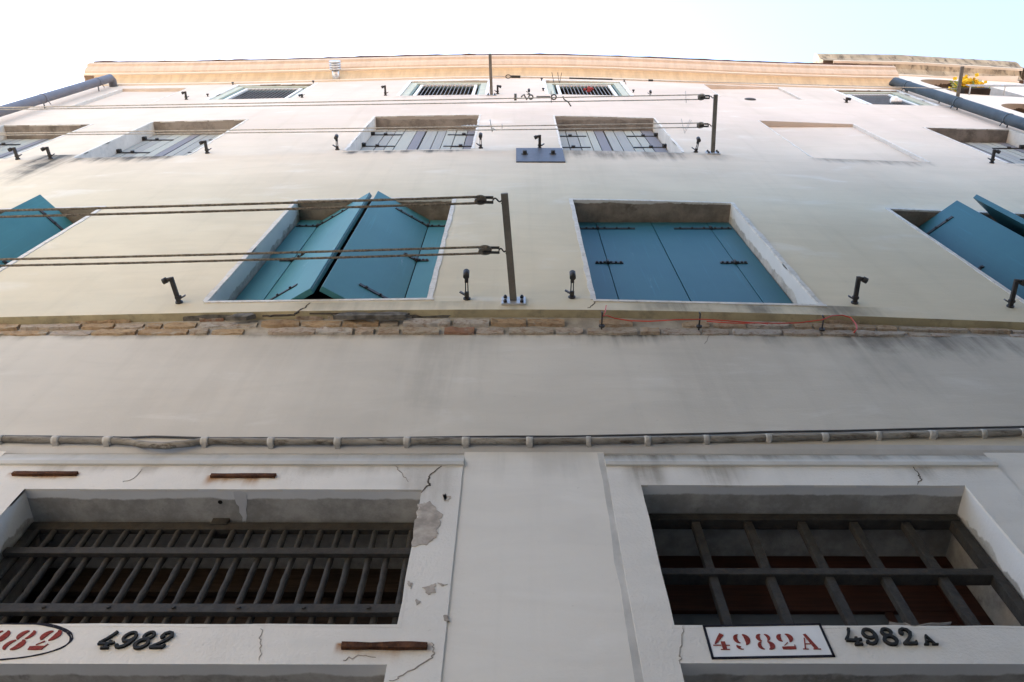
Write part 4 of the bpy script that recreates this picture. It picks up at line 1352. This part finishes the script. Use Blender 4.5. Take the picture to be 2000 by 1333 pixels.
m = MB(); arched_wall(m, NX0, NX1, 0, zn, AR, NYf)
ye = NYf(NX1)
m.face([(NX1, ye, 0), (NX1, 9, 0), (NX1, 9, zn), (NX1, ye, zn)]); m.face([(NX0, 9, 18), (NX0, NY, 18), (NX0, NY, zn), (NX0, 9, zn)])
m.face([(NX0, 9, 0), (NX0, 9, zn), (NX1, 9, zn), (NX1, 9, 0)]); m.face([(NX0, NY, zn), (NX1, NY, zn), (NX1, 9, zn), (NX0, 9, zn)])
m.build('wall', M['nb_wall'], nb)
for a in AR:
    n = 24; m = MB(); dp = .40; jm = MB()
    xx = [(a[0] + a[1]) / 2 - (a[1] - a[0]) / 2 * cos(pi * i / n) for i in range(n + 1)]
    for i in range(n):
        q = m if i < n * .62 else jm
        q.face([(xx[i], NYf(xx[i]), arch_z(a, xx[i])), (xx[i + 1], NYf(xx[i + 1]), arch_z(a, xx[i + 1])), (xx[i + 1], NY + dp, arch_z(a, xx[i + 1])), (xx[i], NY + dp, arch_z(a, xx[i]))], True)
    for x, q in ((a[0], m), (a[1], jm)): q.face([(x, NYf(x), a[2]), (x, NYf(x), arch_z(a, x)), (x, NY + dp, arch_z(a, x)), (x, NY + dp, a[2])])
    m.face([(a[0], NYf(a[0]), a[2]), (a[1], NYf(a[1]), a[2]), (a[1], NY + dp, a[2]), (a[0], NY + dp, a[2])])
    w = m.build('arched_opening', M['peel'], nb); jm.build('arch_jamb', M['jamb3'], w)
    k = MB(); k.face([(a[0], NY + dp, a[2]), (a[1], NY + dp, a[2]), (a[1], NY + dp, a[3]), (a[0], NY + dp, a[3])]); k.build('pane', M['dimglass'], w)
# cornice of the arched building
def nprof(mb, pr, xs, mat, name):
    mb.extrude_x(pr, xs, NYf); ends(mb, pr, xs, NYf); mb.build(name, mat, nb)
nprof(MB(), [(0, zn), (-.03, zn + .005), (-.035, zn + .06), (-.03, zn + .09)], [NX0, 9, 10, NX1 + .05], M['corn_white'], 'cornice_fillet')
nprof(MB(), [(-.03, zn + .09), (-.05, zn + .2), (-.12, zn + .34), (-.22, zn + .40)], [NX0, 9, 10, NX1 + .22], M['old_corn'], 'cornice_cove')
nprof(MB(), [(-.22, zn + .40), (-.27, zn + .40), (-.275, zn + .45)], [NX0 - .45, 9, 10, NX1 + .3], M['corn_white'], 'cornice_drip')
nprof(MB(), [(-.275, zn + .45), (-.29, zn + .52), (-.28, zn + .62), (-.30, zn + .74), (-.35, zn + .86), (-.37, zn + 1.0), (-.36, zn + 1.1), (.6, zn + 1.2)], [NX0 - .68, 9, 10, NX1 + .42], M['old_corn'], 'cornice_crown')
m = MB(); m.box(NX0 - .2, NX1 + .2, .4, 9.2, zn + .1, zn + 1.05); m.build('roof', M['roof'], nb)

# flowers on the arch sill
fx0, fx1 = nbp(1882, 178, NY - .05).x, nbp(1940, 180, NY - .05).x
t = thing('flower_box', 'flower box with bright yellow flowers on the arched sill', 'flower box', (fx0, NY - .1, ar_base))
m = MB(); m.box(fx0, fx1, NY - .10, NY + .06, ar_base + .0, ar_base + .16); m.build('planter', M['board'], t, .01)
def tuft_mat(name, a, b):
    q = NT(name); ri = q.n.new('ShaderNodeNewGeometry').outputs['Random Per Island']
    return q.done(q.mix(ri, a, b), .7, .2)
MF = tuft_mat('yellow_petals', (.75, .48, .02), (.85, .62, .06)); ML = tuft_mat('leaf_green', (.12, .17, .03), (.25, .27, .08))
tf = {.28: MB(), .75: MB()}; lv = MB(); rr = random.Random(15)
for i in range(420):
    cxn = rr.choice((.28, .75)); fl = tf[cxn]
    x = fx0 + (fx1 - fx0) * min(1.05, max(-.05, rr.gauss(cxn, .11))); h = min(.42, abs(rr.gauss(.16, .12)) + .06)
    y = NY - .04 + rr.gauss(0, .08); z = ar_base + .16 + h
    p = Vector((x, y, z))
    u = Vector((rr.gauss(0, 1), rr.gauss(0, 1), rr.gauss(0, 1))).normalized(); v = u.cross(Vector((rr.random(), rr.random(), 1))).normalized()
    s = rr.uniform(.028, .052)
    fl.face([p - u * s, p + v * s, p + u * s, p - v * s]); 
    w = u.cross(v); fl.face([p - u * s, p + w * s, p + u * s, p - w * s])
for i in range(110):
    x = rr.uniform(fx0, fx1); p0 = Vector((x, NY - .03, ar_base + .14)); p1 = p0 + Vector((rr.gauss(0, .1), rr.gauss(0, .09), rr.uniform(.1, .3)))
    d = Vector((rr.gauss(0, 1), rr.gauss(0, 1), 0)).normalized() * .016
    lv.face([p0 - d * .4, p0 + d * .4, p1 + d, p1 - d])
[q.build('flower_tuft', MF, t) for q in tf.values()]; lv.build('leaves', ML, t)
# rail of the loggia
m = MB()
for z, r_ in ((ar_base + .05, .009), (ar_base - .10, .012)):
    m.tube([(8.9, NY - .16, z), (NX1 - .05, NY - .16, z)], r_, 6)
for x in (8.92, 9.6, 10.3, 11.0): m.tube([(x, NY - .16, ar_base + .05), (x, NY - .16, ar_base - .1), (x, NY + .02, ar_base - .12)], .012, 6)
tag(m.build('sill_rail', M['galv'], None, loc=(9, NY, ar_base)), 'thin grey metal rail under the flowers on the arched building', 'rail')

# things at the top windows
c = UB(1150, 178, -.02)
t = thing('cloth_flower', 'small red cloth rosette tied to a white window grille', 'rosette', tuple(c))
m = MB(); rr = random.Random(2)
for i in range(14):
    p = Vector(c) + Vector((rr.gauss(0, .022), rr.gauss(-.035, .015), rr.gauss(-.08, .05)))
    m.ball(p, rr.uniform(.018, .032), 7)
m.build('petals', M['sacking'], t)
m = MB(); m.cyl(c + Vector((0, -.035, -.12)), c + Vector((0, -.035, -.26)), .016, 6); m.build('ribbon_tail', M['sacking'], t)
c = UB(1749, 199, 0.0); c = UB(1749, 200, .03)
m = MB(); m.ball(c + Vector((0, -.02, .05)), .085, 14); m.cyl(c + Vector((-.1, -.02, -.02)), c + Vector((.1, -.02, -.02)), .03, 8)
tag(m.build('sill_lamp', M['white'], None, loc=tuple(c)), 'round white globe on the sill of the rightmost small top window', 'globe')

# ================================================================== unseen houses added to shade the facade and bounce light onto it
op = thing('opposite_shade_house', 'unseen grey brown plastered house across the alley, added to shade the facade', 'house', (10, -4.4, 0))
m = MB(); m.box(-3.2, 26, -14, -4.4, 0, 11.6); m.build('wall', M['opp'], op)
m = MB(); m.face([(-3.5, -4.1, 11.5), (26.3, -4.1, 11.5), (26.3, -9.2, 13.6), (-3.5, -9.2, 13.6)]); m.face([(26.3, -9.2, 13.6), (26.3, -14.3, 11.5), (-3.5, -14.3, 11.5), (-3.5, -9.2, 13.6)])
m.build('roof', M['opproof'], op)
for r_ in range(4):
    for k in range(6):
        m = MB(); x = -2.0 + k * 4.4; z = 2.0 + r_ * 2.6
        m.box(x, x + 1.1, -4.4, -4.36, z, z + 1.6); m.build('window', M['greenedge'], op)
op = thing('warm_bounce_house', 'unseen low ochre house behind and left of the viewer, added to bounce warm light', 'house', (-16, -13, 0))  # unseen, placed for warm bounce on the left of the facade
m = MB(); m.box(-34, -6, -20, -13, 0, 9.0); m.build('wall', M['opp2'], op)
m = MB(); m.face([(-34.3, -12.7, 8.9), (-5.7, -12.7, 8.9), (-5.7, -16.5, 10.6), (-34.3, -16.5, 10.6)]); m.face([(-5.7, -16.5, 10.6), (-5.7, -20.3, 8.9), (-34.3, -20.3, 8.9), (-34.3, -16.5, 10.6)])
m.build('roof', M['opproof'], op)
for r_ in range(3):
    for k in range(6):
        m = MB(); x = -32 + k * 4.4; z = 1.2 + r_ * 2.7
        m.box(x, x + 1.1, -13, -12.96, z, z + 1.6); m.build('window', M['greenedge'], op)
